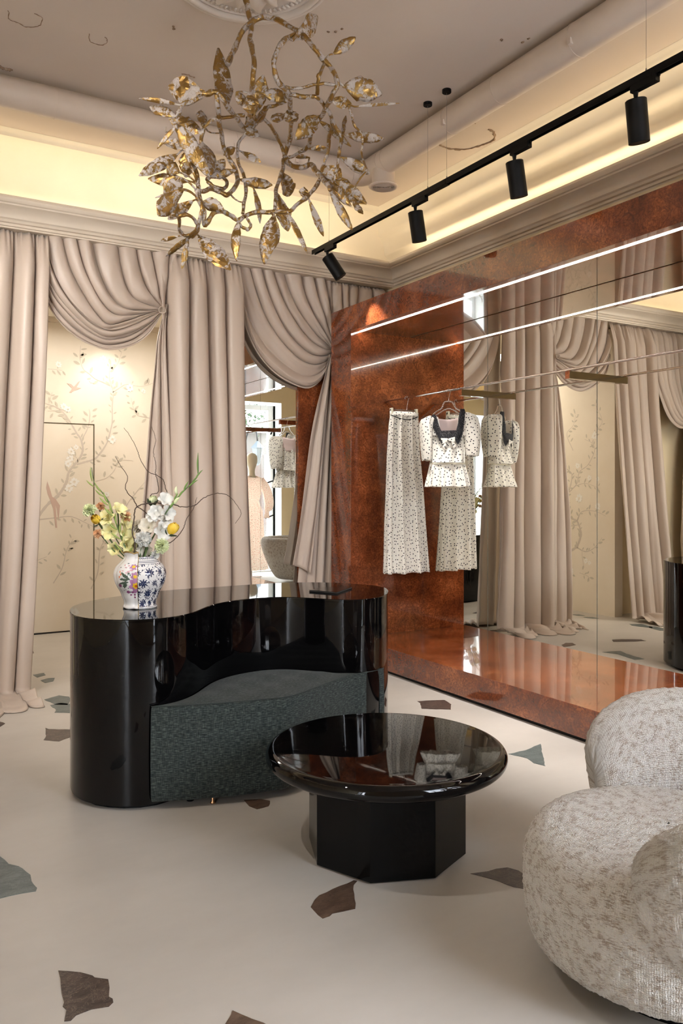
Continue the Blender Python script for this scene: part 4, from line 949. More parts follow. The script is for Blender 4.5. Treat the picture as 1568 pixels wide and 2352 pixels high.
# ================================================================ VASE
VC = PZ(313, 1400, DH)[:2] + cl(0, 0.075); VS = 0.00217
vprof = [(.081, 0.0), (.083, .006), (.078, .02), (.0795, .035), (.087, .055), (.096, .08), (.110, .104), (.122, .130), (.1275, .16), (.1265, .18), (.116, .205), (.098, .225), (.083, .240), (.077, .252), (.078, .262), (.086, .272), (.092, .278)]
VP = catmull(np.array(vprof), 13)
vase = thing('vase', 'hybrid porcelain vase, half plain fluted white and half blue and white', 'vase', (VC[0], VC[1], DH))
right = np.array([CT, -ST]); away = np.array([ST, CT])
def vase_half(white):
    a0, a1 = (PI / 2 - 0.16, 1.5 * PI + 0.16 - 0.0) if white else (-PI / 2 + 0.0, PI / 2 - 0.16)
    if white: a0, a1 = PI / 2 + 0.16, PI * 2 - PI / 2 - 0.10      # angle 0 = right, pi/2 = away, 3pi/2 = towards the camera
    na = 320; th = np.linspace(-PI / 2 - 0.0, PI / 2, na) if not white else np.linspace(PI / 2, 1.5 * PI, na)
    shift = 0.0
    pr = VP if white else VP[VP[:, 1] < 0.256]
    nz = len(pr); P = np.zeros((nz, na, 3)); C = np.ones((nz, na, 4))
    for i, (r, z) in enumerate(pr):
        for j, t in enumerate(th):
            # the seam sits a little right of the middle
            tt = t
            if white: tt = PI / 2 - 0.14 + (t - PI / 2) / PI * (PI + 0.28)
            else: tt = -PI / 2 + 0.14 + (t + PI / 2) / PI * (PI - 0.28)
            rr = r; zz = z
            if white:
                fl = abs(math.cos(3.6 * (tt - 3.3))); k = 1 - 0.055 * (1 - fl) ** 1.5 if z > 0.01 else 1
                rr = r * (1.012 * k) ; zz = z + (0.010 * (fl - 0.4) * max(0, (z - 0.25) / 0.028)) + (0.004 * (1 - fl) if z < 0.01 else 0)
            P[i, j] = (*(VC + right * rr * math.cos(tt) + away * rr * math.sin(tt)), DH + 0.001 + max(zz, 0))
            x = rr * math.cos(tt); front = math.sin(tt) < 0.25
            c = (0.80, 0.79, 0.78)
            if white:
                if front:
                    def blob(zx, zy, rx, ry, rot=0.0):
                        bx = (zx / 10.453 + 240 - 313) * VS; bz = (1500 - zy) / 10.453 * VS
                        dx, dz = x - bx, z - bz; ca, sa = math.cos(rot), math.sin(rot)
                        return ((dx * ca + dz * sa) / (rx * VS / 10.453)) ** 2 + ((-dx * sa + dz * ca) / (ry * VS / 10.453)) ** 2 < 1 + 0.35 * math.sin(6 * math.atan2(dz, dx))
                    if blob(750, 490, 95, 60) or blob(790, 700, 95, 95) or blob(800, 920, 150, 170): c = (0.46, 0.22, 0.40)
                    for e in ((745, 480, 42, 28), (795, 705, 45, 40), (800, 925, 75, 68)):
                        if blob(*e): c = (0.85, 0.55, 0.03)
                    if blob(810, 930, 35, 30): c = (0.55, 0.10, 0.02)
                    for e in ((560, 700, 130, 40, -0.6), (520, 780, 120, 32, -0.15), (510, 860, 110, 34, 0.2), (540, 920, 70, 45, 0.9), (650, 650, 50, 30, -0.9)):
                        if blob(*e): c = (0.08, 0.115, 0.085)
                    for e in ((525, 450, 22, 14), (560, 500, 30, 14), (630, 590, 35, 20), (700, 560, 40, 20), (480, 575, 30, 14), (630, 460, 28, 12), (580, 620, 20, 18)):
                        if blob(*e): c = (0.62, 0.33, 0.38)
                    for e in ((415, 600, 14, 30), (440, 660, 16, 28), (400, 720, 16, 30)):
                        if blob(*e): c = (0.75, 0.16, 0.02)
                    for e in ((600, 1080, 42, 38), (700, 1085, 30, 28), (660, 1150, 26, 22), (745, 1145, 26, 25), (745, 1210, 26, 22), (410, 930, 44, 40)):
                        if blob(*e): c = (0.25, 0.07, 0.17)
                    for e in ((500, 1040, 14, 10), (545, 1025, 12, 10), (615, 985, 14, 14), (655, 1080, 16, 16), (420, 500, 20, 10), (600, 410, 26, 10)):
                        if blob(*e): c = (0.05, 0.07, 0.08)
                if z > 0.272: c = (0.35, 0.22, 0.06)
            else:
                al = tt; u = al * 0.115
                v1 = math.sin(u * 150 + 3 * math.sin(z * 60)) * math.sin(z * 170 + 2.5 * math.sin(u * 110))
                cell = (math.floor(u / 0.055 + 0.5 * (math.floor(z / 0.052) % 2)), math.floor(z / 0.052))
                cx_ = (cell[0] + 0.5 - 0.5 * (cell[1] % 2)) * 0.055; cz_ = (cell[1] + 0.5) * 0.052
                d = math.hypot(u - cx_, z - cz_); an = math.atan2(z - cz_, u - cx_)
                big = cell[1] == 2 and cell[0] % 2 == 0
                R0 = (0.022 if (cell[0] + cell[1]) % 2 else 0.016)
                blue = (0.012, 0.022, 0.075)
                if 0.012 < z < 0.222:
                    if d < R0 * (0.82 + 0.25 * math.sin(9 * an)) and not (abs(math.sin(4.5 * an)) < 0.14): c = blue
                    elif abs(math.sin(u * 70 + 2.2 * math.sin(z * 48)) ) < 0.075: c = (0.03, 0.05, 0.12)
                    elif v1 > 0.70: c = blue
                    if z < 0.09 and math.sin(u * 190 + z * 330 + 2 * math.sin(z * 90)) > 0.62 and math.sin(u * 120 - z * 60) > -0.2: c = blue
                for zl in (0.004, 0.010, 0.222, 0.229, 0.236):
                    if abs(z - zl) < 0.0011: c = (0.03, 0.035, 0.07)
                if z > 0.238:
                    g = (u / 0.016) % 1.0
                    if abs(g - 0.5) * 0.016 < 0.0075 * (1 - abs(z - 0.250) / 0.014) and abs(g - .5) > 0.12: c = blue
            C[i, j, :3] = c
    return P, C
vm = mat('painted porcelain', (0.8, 0.8, 0.8), 0.08, coat=0.6, coat_r=0.02)
at_ = N(vm, 'ShaderNodeVertexColor', layer_name='paint'); L(vm, at_, 'Color', BS(vm), 'Base Color')
for nm, wh in (('white_half', True), ('blue_half', False)):
    P, C = vase_half(wh)
    o = obj(nm, MB().grid(P), vm, vase, smooth=True, fix=False, label=('plain fluted white half painted with purple flowers' if wh else 'blue and white floral half'))
    ca = o.data.color_attributes.new('paint', 'FLOAT_COLOR', 'POINT'); ca.data.foreach_set('color', C.reshape(-1).tolist())
    so = o.modifiers.new('wall', 'SOLIDIFY'); so.thickness = 0.004; so.offset = -1 if wh else -1
    if wh:
        gold = mat('gold seam', (0.5, 0.33, 0.12), 0.25, metal=1)
        for j in (0, -1): obj('gold_seam', MB().tube(P[:, j][::3], 0.0016, 6), gold, vase, smooth=True)

# ================================================================ BOUQUET
def pz5(x, y): return (160 + x / 3.733, 980 + y / 3.733)
VD = float(VC @ away)
def B3(x, y, dd=0.0): return PD(*pz5(x, y), VD + dd)
stemM = mat('green stem', (0.10, 0.16, 0.05), 0.5); darkM = mat('dark green leaf', (0.03, 0.055, 0.02), 0.5)
budM = mat('yellow green bud', (0.30, 0.38, 0.10), 0.5); bud2 = mat('green bud', (0.17, 0.29, 0.07), 0.5)
def petal_m(name, c, c2=None):
    m = noisy(name, c, c2 or tuple(min(1, a * 0.85) for a in c), 40, 0.5, 0); BS(m).inputs['Subsurface Weight'].default_value = 0.0; return m
PM = {'white': petal_m('white petal', (0.84, 0.83, 0.78)), 'yellow': petal_m('pale yellow petal', (0.80, 0.72, 0.30), (0.80, 0.76, 0.44)), 'gold': petal_m('golden petal', (0.80, 0.50, 0.03), (0.85, 0.60, 0.08)),
      'peach': petal_m('peach petal', (0.80, 0.42, 0.20), (0.82, 0.55, 0.33)), 'lime': petal_m('pale lime petal', (0.70, 0.76, 0.40), (0.80, 0.84, 0.58)), 'cream': petal_m('cream petal', (0.76, 0.70, 0.58))}
mouth = lambda dx=0.0, dd=0.0: np.array([*(VC + right * dx + away * dd), DH + 0.20])
def stem(par, p, dx, dd=0.0, r=0.003, m=stemM, mid=None):
    a = mouth(dx, dd); low = a - np.array([0, 0, 0.12]); c = (a + p) / 2 + np.array([0, 0, -0.01]) if mid is None else mid
    obj('stem', MB().tube(catmull([low, a, c, p], 8), r, 8), m, par, smooth=True)
def frame(ax):
    ax = ax / np.linalg.norm(ax); q = np.cross(ax, [0.3, 0.2, 1.0]); q /= np.linalg.norm(q); return ax, q, np.cross(ax, q)
def carnation(label, pos, rad, key, dx, dd=0.0, ax=(0, -0.6, 0.8), seed=0, group='carnations in the vase'):
    rad = rad * 1.2; p = pos; t = thing('carnation', label, 'flower', p, group); r_ = np.random.default_rng(seed); a, q, s_ = frame(np.array(ax, float)); 
    for k in range(7):
        f = (k + 1) / 7; Rr = rad * (0.35 + 0.65 * f); up = rad * (0.75 - 0.95 * f ** 1.4); mb = []
        P = np.zeros((6, 90, 3)); ph = r_.uniform(0, 6.28, 3)
        for i, tt in enumerate(np.linspace(0.1, 1, 6)):
            for j, th in enumerate(np.linspace(0, 2 * PI, 90, endpoint=False)):
                rr = Rr * tt * (1 + 0.10 * tt * math.sin(7 * th + ph[0])); h = up * tt ** 0.7 + rad * 0.17 * tt ** 2 * (math.sin((11 + k) * th + ph[1]) + 0.6 * math.sin(23 * th + ph[2]))
                P[i, j] = p + q * rr * math.cos(th) + s_ * rr * math.sin(th) + a * (h - rad * 0.1)
        obj('petal_ring', MB().grid(P, closed_v=True), PM[key], t, smooth=True, fix=False)
    obj('calyx', MB().tube([p - a * rad * 0.15, p - a * rad * 0.7, p - a * rad * 1.25], [rad * .34, rad * .25, 0.004], 10), darkM, t, smooth=True)
    stem(t, p - a * rad * 1.2, dx, dd); return t
def floret(par, p, ax, rad, key, seed=0, n=6, open_=0.9, name='petal'):
    rad = rad * 1.4
    r_ = np.random.default_rng(seed); a, q, s_ = frame(np.array(ax, float))
    for k in range(n):
        th0 = 2 * PI * k / n + 0.3; inner = k % 2; P = np.zeros((8, 7, 3)); ph = r_.uniform(0, 6)
        for i, t in enumerate(np.linspace(0, 1, 8)):
            w_ = rad * 0.46 * math.sin(PI * (0.10 + 0.82 * t)) ** 0.8; out = rad * open_ * (t ** 1.25); up = rad * 0.95 * math.sin(t * PI * 0.55) * (0.9 if inner else 0.8)
            for j, u in enumerate(np.linspace(-1, 1, 7)):
                th = th0; d = q * math.cos(th) + s_ * math.sin(th); e = -q * math.sin(th) + s_ * math.cos(th)
                P[i, j] = p + d * (out + rad * 0.05) + a * (up - rad * .4 - abs(u) * w_ * -0.35 + 0.05 * rad * math.sin(5 * u + ph) * t) + e * w_ * u
        o = obj(name, MB().grid(P), PM[key] if isinstance(key, str) else key, par, smooth=True, fix=False)
def bud(par, p, d, L_, r, m, name='bud'):
    d = np.array(d, float); d /= np.linalg.norm(d); T = np.linspace(0, 1, 7)
    side = np.cross(d, away3); side /= np.linalg.norm(side) + 1e-9
    obj(name, MB().tube([p + d * L_ * t + side * 0.003 * math.sin(PI * t) for t in T], [max(.0004, r * math.sin(PI * (0.12 + 0.86 * t)) ** 0.9) for t in T], 8), m, par, smooth=True)
away3 = np.array([ST, CT, 0]); 
# tall yellow gladiolus on the left
g1 = thing('gladiolus', 'tall pale yellow gladiolus with green buds leaning left in the vase', 'flower', B3(340, 700), 'gladioli in the vase')
spine = catmull([B3(492, 1090), B3(455, 980), B3(410, 860), B3(365, 730), B3(320, 620), B3(262, 545), B3(210, 480), B3(188, 350)], 6)
obj('stem', MB().tube(np.vstack([mouth(-0.02) - [0, 0, .1], spine]), np.linspace(0.005, 0.0018, len(spine) + 1), 8), stemM, g1, smooth=True)
for (bx, by, tx, ty, r) in ((192, 470, 178, 345, .0042), (212, 515, 140, 455, .0038), (270, 560, 215, 480, .0046), (290, 600, 215, 535, .0042), (325, 650, 290, 560, .0052), (330, 675, 252, 602, .0046), (365, 735, 340, 635, .0058), (368, 765, 290, 680, .005), (400, 840, 395, 735, .0058), (405, 885, 325, 810, .005), (432, 930, 440, 815, .006), (437, 965, 350, 905, .005), (455, 1000, 468, 900, .005), (470, 1090, 385, 990, .006), (505, 1100, 540, 1030, .006)):
    a, c = B3(bx, by, -.006), B3(tx, ty, -.014); bud(g1, a, c - a, np.linalg.norm(c - a), r, budM)
g2 = thing('gladiolus', 'open pale yellow gladiolus blooms low on the left of the vase', 'flower', B3(430, 850), 'gladioli in the vase')
for k, (x, y, r, ax) in enumerate(((420, 720, .030, (0.2, -.7, .6)), (330, 790, .034, (-.6, -.6, .4)), (470, 830, .032, (.5, -.7, .4)), (350, 900, .034, (-.4, -.9, .1)), (475, 920, .030, (.3, -.9, .2)), (390, 1040, .028, (-.6, -.7, -.2)), (490, 1010, .034, (0.1, -.9, .1)), (550, 1020, .024, (.5, -.8, 0)), (310, 770, .024, (-.7, -.3, .6)), (460, 770, .026, (.3, -.5, .8)))):
    floret(g2, B3(x, y, .02), ax, r, 'yellow', seed=k)
obj('stem', MB().tube(catmull([mouth(-.015) - [0, 0, .1], mouth(-.02), B3(440, 950, .02), B3(410, 720, .02)], 6), .004, 8), stemM, g2, smooth=True)
# white gladiolus with green tip on the right
g3 = thing('gladiolus', 'white gladiolus with a long green tip leaning right in the vase', 'flower', B3(850, 700), 'gladioli in the vase')
sp3 = catmull([mouth(.01) - [0, 0, .1], B3(640, 1110), B3(740, 900, .01), B3(850, 700, .01), B3(960, 570), B3(1060, 470), B3(1100, 400), B3(1100, 225)], 6)
obj('stem', MB().tube(sp3, np.linspace(.005, .0016, len(sp3)), 8), stemM, g3, smooth=True)
for (bx, by, tx, ty, r, m) in ((1098, 400, 1100, 225, .0034, bud2), (1075, 450, 1142, 368, .0042, bud2), (1050, 480, 1098, 430, .0036, bud2), (1015, 520, 1100, 455, .0048, bud2), (975, 560, 1020, 465, .0048, bud2), (930, 610, 990, 535, .0052, bud2), (895, 640, 930, 570, .005, bud2), (860, 700, 905, 640, .006, bud2), (915, 580, 915, 510, .0088, PM['lime']), (895, 665, 940, 605, .0095, PM['lime'])):
    a, c = B3(bx, by, -.004), B3(tx, ty, -.01); bud(g3, a, c - a, np.linalg.norm(c - a), r, m)
for k, (x, y, r, ax) in enumerate(((815, 635, .030, (0, -.8, .5)), (740, 745, .032, (-.2, -.9, .3)), (830, 745, .032, (.3, -.9, .2)), (820, 810, .026, (.1, -.9, -.1)), (790, 890, .038, (.1, -1, .0)), (720, 770, .028, (-.5, -.7, .3)), (640, 1040, .030, (-.3, -.9, -.3)), (670, 860, .034, (-.4, -.7, .4)))):
    floret(g3, B3(x, y, .012), ax, r, 'white' if k < 6 else 'cream', seed=20 + k)
carnation('pale lime carnation highest on the left of the vase', B3(165, 710), .030, 'lime', -.04, ax=(-.55, -.35, .75), seed=1)
carnation('peach carnation beside the highest lime carnation', B3(265, 680, .03), .020, 'peach', -.03, .01, ax=(0, -.5, .8), seed=2)
carnation('peach carnation behind the yellow gladiolus blooms', B3(485, 765, .03), .024, 'peach', -.01, .03, ax=(.3, -.5, .7), seed=3)
carnation('peach carnation lowest on the left of the vase', B3(235, 915), .020, 'peach', -.045, ax=(-.7, -.5, .3), seed=4)
carnation('round white carnation at the middle front of the vase', B3(635, 960, -.03), .034, 'white', 0, -.02, ax=(-.05, -1, .15), seed=5)
carnation('pale lime carnation at the right rim of the vase', B3(797, 1022, -.02), .033, 'lime', .04, -.02, ax=(.35, -.9, 0), seed=6)
carnation('small white carnation on the right rim of the vase', B3(735, 1105, -.01), .020, 'white', .045, -.01, ax=(.2, -.9, -.2), seed=7)
carnation('faded cream carnation behind the white blooms', B3(590, 850, .05), .032, 'cream', .0, .02, ax=(-.2, -.6, .7), seed=8)
def rose(label, p, rad, key, dx, ax, green=False, seed=0):
    rad = rad * 1.15; t = thing('rose', label, 'flower', p, 'roses in the vase'); a, q, s_ = frame(np.array(ax, float))
    for k in range(9):
        f = k / 8; th0 = k * 2.4; P = np.zeros((8, 12, 3))
        for i, tt in enumerate(np.linspace(0, 1, 8)):
            for j, u in enumerate(np.linspace(-1.15, 1.15, 12)):
                th = th0 + u; rr = rad * (0.25 + 0.6 * f) * math.sin(PI * (0.12 + 0.58 * tt)) * (1 + .06 * abs(u)); h = rad * (2.1 * tt - 0.9) * (1 - 0.18 * f) - rad * 0.25 * u * u * tt
                P[i, j] = p + (q * math.cos(th) + s_ * math.sin(th)) * rr + a * h
        obj('petal', MB().grid(P), PM[key], t, smooth=True, fix=False)
    for k in range(5):
        th = k * 2 * PI / 5; d = q * math.cos(th) + s_ * math.sin(th)
        bud(t, p - a * rad * .95 + d * rad * .3, d * 0.75 + a * (1.2 if green else .5), rad * (1.7 if green else 1.1), rad * (.3 if green else .12), darkM, 'sepal')
    stem(t, p - a * rad, dx); return t
rose('golden yellow rose on the far left of the vase', B3(232, 800, -.005), .024, 'gold', -.04, (-.6, -.5, .6), seed=1)
rose('golden yellow rose tucked behind the right white gladiolus', B3(880, 885, .02), .030, 'gold', .03, (.5, -.3, .8), seed=2)
rose('green rose bud above the white gladiolus', B3(715, 640, .03), .022, 'lime', .01, (0, -.3, .9), True, seed=3)
twM = noisy('willow bark', (0.045, 0.026, 0.018), (0.09, 0.055, 0.035), 30, 0.6, 0.3, 80)
def twig(label, pts, r0, r1, side=()):
    t = thing('willow_twig', label, 'twig', B3(*pts[0]), 'curly willow twigs in the vase')
    P = catmull([B3(x, y, dd) for x, y, dd in pts], 7); P[1:-1] += rng.normal(0, .0009, P[1:-1].shape)
    obj('twig_stem', MB().tube(P, np.linspace(r0, r1, len(P)), 7), twM, t, smooth=True)
    for s_ in side: 
        Q = catmull([B3(x, y, dd) for x, y, dd in s_], 6); obj('side_shoot', MB().tube(Q, np.linspace(r1 * 1.4, r1 * .7, len(Q)), 6), twM, t, smooth=True)
twig('leftmost curly willow twig rising over the yellow blooms', [(560, 1150, .02), (600, 950, .03), (632, 830, .03), (665, 750, .03), (580, 685, .03), (545, 620, .02), (498, 570, .02), (476, 515, .02), (497, 430, .02), (440, 340, .01), (392, 258, .0)], .0036, .0012)
twig('curly willow twig rising highest over the alcove wall', [(600, 1150, .04), (700, 900, .06), (800, 680, .07), (850, 600, .07), (825, 540, .08), (800, 455, .08), (740, 415, .08), (668, 380, .09), (600, 270, .1), (580, 200, .1), (520, 85, .1), (465, 10, .1)], .003, .001)
twig('vertical curly willow twig against the curtain', [(610, 1150, .03), (660, 900, .05), (690, 700, .06), (690, 592, .06), (760, 560, .06), (752, 470, .06), (735, 400, .06), (740, 330, .06), (718, 220, .06), (737, 110, .06), (703, 0, .06)], .0028, .001)
twig('looping thick willow twig arching right from the vase to the curtain', [(556, 1150, -.03), (555, 1060, -.03), (558, 985, -.03), (536, 910, -.03), (550, 800, -.03), (562, 705, -.03), (620, 668, -.02), (750, 656, .0), (900, 670, .02), (960, 688, .02), (1070, 675, .03), (1150, 610, .03), (1270, 570, .03), (1360, 592, .03), (1430, 670, .03), (1470, 745, .02), (1418, 830, .02)], .0040, .0011, [[(1078, 655, .03), (1082, 630, .03), (1092, 605, .03)], [(675, 660, -.01), (640, 645, -.01), (622, 645, -.01)]])
twig('willow twig curving up on the right of the vase', [(640, 1150, .0), (760, 1050, .0), (865, 992, .0), (930, 935, .0), (975, 870, .0), (1000, 795, .01), (1050, 720, .02), (1078, 660, .03)], .0030, .0014)
lf = thing('leaf_stem', 'green leafy stems standing in the middle of the vase', 'foliage', mouth(.02), None)
for k, (x, y) in enumerate(((640, 1070), (660, 1065), (600, 1080), (700, 1075), (580, 1060))):
    obj('blade', MB().tube([mouth(.01 * k - .02) - [0, 0, .05], B3(x, y)], [.004, .002], 6), bud2 if k % 2 else darkM, lf, smooth=True)

# ================================================================ CHANDELIER
CD = 3.952
def cdd(u, v): return 0.36 * math.sin(u / 250 + 1.3) * math.cos(v / 260 - 0.4) + 0.12 * math.sin(v / 110)
def C3(u, v, e=0.0): return PD(300 + u / 2.45, v / 2.45, CD + cdd(u, v) * min(1.0, max(0.0, (v - 60) / 200)) + e)
ch = thing('chandelier', 'gilded branch chandelier with twisting stems and foil leaves hanging from the ceiling rose', 'chandelier', (RX, RY, 2.5))
BR = [
 ([(652,-170),(650,-60),(652,0),(665,80),(680,150),(676,230),(693,330),(690,420),(680,500),(672,600),(665,680)], 16, 14),
 ([(545,360),(575,290),(610,210),(660,145),(720,105),(790,100),(860,125),(930,170),(985,215),(1040,280),(1090,345),(1130,385),(1155,440),(1165,480),(1140,530),(1110,580),(1080,640),(1040,700),(1010,780),(990,830),(940,865),(880,890)], 16, 12),
 ([(930,190),(870,220),(830,270),(805,340),(815,430),(850,485),(885,520),(895,600),(905,680),(900,760),(880,830),(868,880),(900,930),(960,945),(1010,925),(1040,960),(1060,980)], 13, 16),
 ([(1095,350),(1065,410),(1055,460),(1050,530)], 11, 10),
 ([(870,490),(950,495),(1040,480),(1100,470),(1150,480)], 10, 8),
 ([(900,530),(960,545),(1040,545),(1080,590),(1120,640),(1130,700),(1115,780),(1110,860),(1090,920),(1070,970)], 13, 11),
 ([(420,530),(480,520),(520,560),(560,620),(600,670),(640,720),(700,680),(760,610),(820,590),(880,560)], 17, 10),
 ([(480,520),(490,600),(500,700),(515,790),(540,870),(580,930),(600,1000),(590,1050),(550,1095),(500,1080),(450,1060),(400,1080),(370,1070)], 13, 13),
 ([(640,650),(560,655),(490,665),(440,690),(405,740),(395,820),(400,880)], 12, 10),
 ([(740,660),(790,710),(830,780),(860,850),(870,890)], 12, 12),
 ([(700,700),(650,750),(610,810),(600,880),(620,950),(645,1020),(650,1090),(635,1150),(630,1200)], 9, 11),
 ([(250,700),(290,800),(330,900),(370,1000),(385,1100),(400,1170),(390,1230),(370,1290),(330,1325),(290,1315),(270,1270),(280,1222),(320,1212),(360,1240),(380,1285),(345,1335)], 12, 9),
 ([(340,880),(365,960),(380,1040),(375,1110),(405,1170),(415,1220),(412,1270),(440,1240),(470,1195),(520,1190),(570,1220),(610,1240),(660,1205),(720,1195),(800,1195),(880,1190),(940,1150),(990,1110),(1040,1050),(1070,1000)], 12, 13),
 ([(860,900),(850,970),(825,1040),(815,1120),(805,1190)], 13, 11),
 ([(600,1240),(630,1275),(655,1290),(672,1275),(665,1245),(650,1222)], 11, 8),
 ([(265,640),(290,595),(340,575),(400,545)], 12, 12),
 ([(430,1010),(470,990),(515,995),(540,1030),(525,1062),(470,1052),(430,1020)], 12, 10),
 ([(1120,640),(1150,720),(1185,775),(1172,850),(1165,940),(1150,970)], 13, 9),
 ([(1165,470),(1195,485),(1215,490)], 8, 6),
 ([(1225,590),(1250,660),(1258,710),(1288,740),(1305,800),(1298,860),(1330,960)], 8, 5),
 ([(760,610),(740,660),(700,700)], 17, 14),
 ([(1060,980),(1100,1030),(1120,1070)], 15, 10),
 ([(560,1095),(600,1130),(640,1140)], 6, 3),
 ([(400,700),(440,740),(500,750)], 6, 3),
]
PTS = []
for pts, r0, r1 in BR:
    P = catmull([C3(u, v) for u, v in pts], 7)
    nz_ = rng.normal(0, 1, (len(P) + 4, 4)); nz_ = (nz_[:-4] + 2 * nz_[1:-3] + 2 * nz_[2:-2] + 2 * nz_[3:-1] + nz_[4:]) / 4
    P[1:-1] += 0.0018 * nz_[1:-1, :3]; PTS.append(P)
    rr = np.linspace(r0, r1, len(P)) * 0.00086 * (1 + 0.11 * nz_[:, 3].clip(-1.5, 1.5))
    obj('branch', MB().tube(P, rr, 9), M['gilt'], ch, smooth=True)
LV = [((430,530),(213,490),110),((545,590),(492,270),88),((690,650),(747,422),78),((665,520),(680,640),70),((750,530),(885,548),62),((595,520),(645,600),44),
 ((905,228),(1052,95),82),((1142,303),(1265,210),52),((1205,480),(1412,530),104),((1130,560),(1242,585),52),((1055,655),(925,785),84),((875,640),(788,677),44),((880,625),(932,685),62),((1215,760),(1425,780),52),((1180,885),(1345,980),56),((1100,830),(1000,838),26),((1005,887),(928,886),22),((1055,675),(1240,825),34),((1195,770),(1210,652),22),
 ((282,592),(48,553),22),((255,655),(108,602),46),((405,745),(210,655),72),((405,705),(395,622),52),((252,716),(150,838),20),((305,830),(173,800),46),((262,700),(445,1000),78),((400,800),(452,985),78),((262,870),(47,990),56),((330,850),(310,1000),86),((275,970),(203,930),70),((335,1022),(98,1006),54),((280,1000),(190,1105),88),((295,1070),(152,1212),78),((350,1130),(210,1235),54),((300,1065),(138,1112),16),((400,1137),(525,1180),60),((455,985),(527,895),50),((440,1000),(592,958),36),((610,1010),(797,1042),50),((615,850),(733,912),34),((525,872),(587,828),40),((690,1058),(727,1258),28),((850,970),(897,1102),76),((640,715),(720,768),44),((645,735),(705,650),64),
 ((975,1115),(975,1052),46),((998,1112),(1085,1330),36),((1115,1060),(1247,1295),46),((1075,975),(1328,1148),82),((1090,1000),(1242,1162),52),((1240,1100),(1307,1206),28),((1110,935),(1185,1005),64),
 ((800,1218),(752,1487),80),((818,1245),(805,1400),50),((830,1095),(885,1302),70),((885,1200),(995,1427),30),((603,1250),(597,1470),44),((385,1330),(560,1522),90),((350,1322),(198,1442),26),((285,1325),(163,1356),20),((325,1342),(288,1512),30),((1260,600),(1512,582),16),((1330,440),(1332,441),0)]
PTS = np.vstack(PTS)
for k, (bs, tp, wd) in enumerate(LV):
    if wd == 0: continue
    r_ = np.random.default_rng(100 + k)
    a = C3(*bs); e = cdd(*bs) - cdd(*tp); b_ = C3(*tp, e + r_.uniform(-0.10, 0.10)); ax = b_ - a; Ln = np.linalg.norm(ax); ax /= Ln
    view = (a + b_) / 2 - np.array([0, 0, EYE]); view /= np.linalg.norm(view)
    side = np.cross(ax, view); side /= np.linalg.norm(side); nn = np.cross(side, ax); tw = r_.uniform(-0.5, 0.5)
    side, nn = side * math.cos(tw) + nn * math.sin(tw), nn * math.cos(tw) - side * math.sin(tw)
    W_ = wd * 0.00104 / 2 / max(0.75, math.cos(tw)); ni, nj = 12, 6; bend = r_.uniform(-0.10, 0.10) * Ln; cup = r_.uniform(0.1, 0.35)
    P = np.zeros((ni, nj, 3)); pk = r_.uniform(0.42, 0.62)
    for i, t in enumerate(np.linspace(0, 1, ni)):
        tt = t ** (math.log(0.5) / math.log(pk)); hw = W_ * max(0.05, math.sin(PI * (0.03 + 0.95 * tt))) ** 0.85 * (1 + 0.07 * r_.standard_normal())
        for j, u in enumerate(np.linspace(-1, 1, nj)):
            P[i, j] = a + ax * Ln * t + side * hw * u + nn * (bend * math.sin(PI * t) + cup * abs(u) * hw + W_ * 0.07 * r_.standard_normal() * math.sin(PI * t))
    near = PTS[int(np.argmin(np.linalg.norm(PTS - a, axis=1)))]; lmb = MB().grid(P); dst = np.linalg.norm(near - a)
    if dst > 0.004:
        mid_ = (near + a) / 2 + np.array([0, 0, 0.1 * dst]); lmb.tube(catmull([near, mid_, a, a + ax * Ln * 0.15], 4), [0.0045] * 12 + [0.003], 6)
    o = obj('leaf', lmb, M['gilt'], ch, smooth=(k % 3 != 0), fix=False)
    q = o.modifiers.new('thickness', 'SOLIDIFY'); q.thickness = 0.002

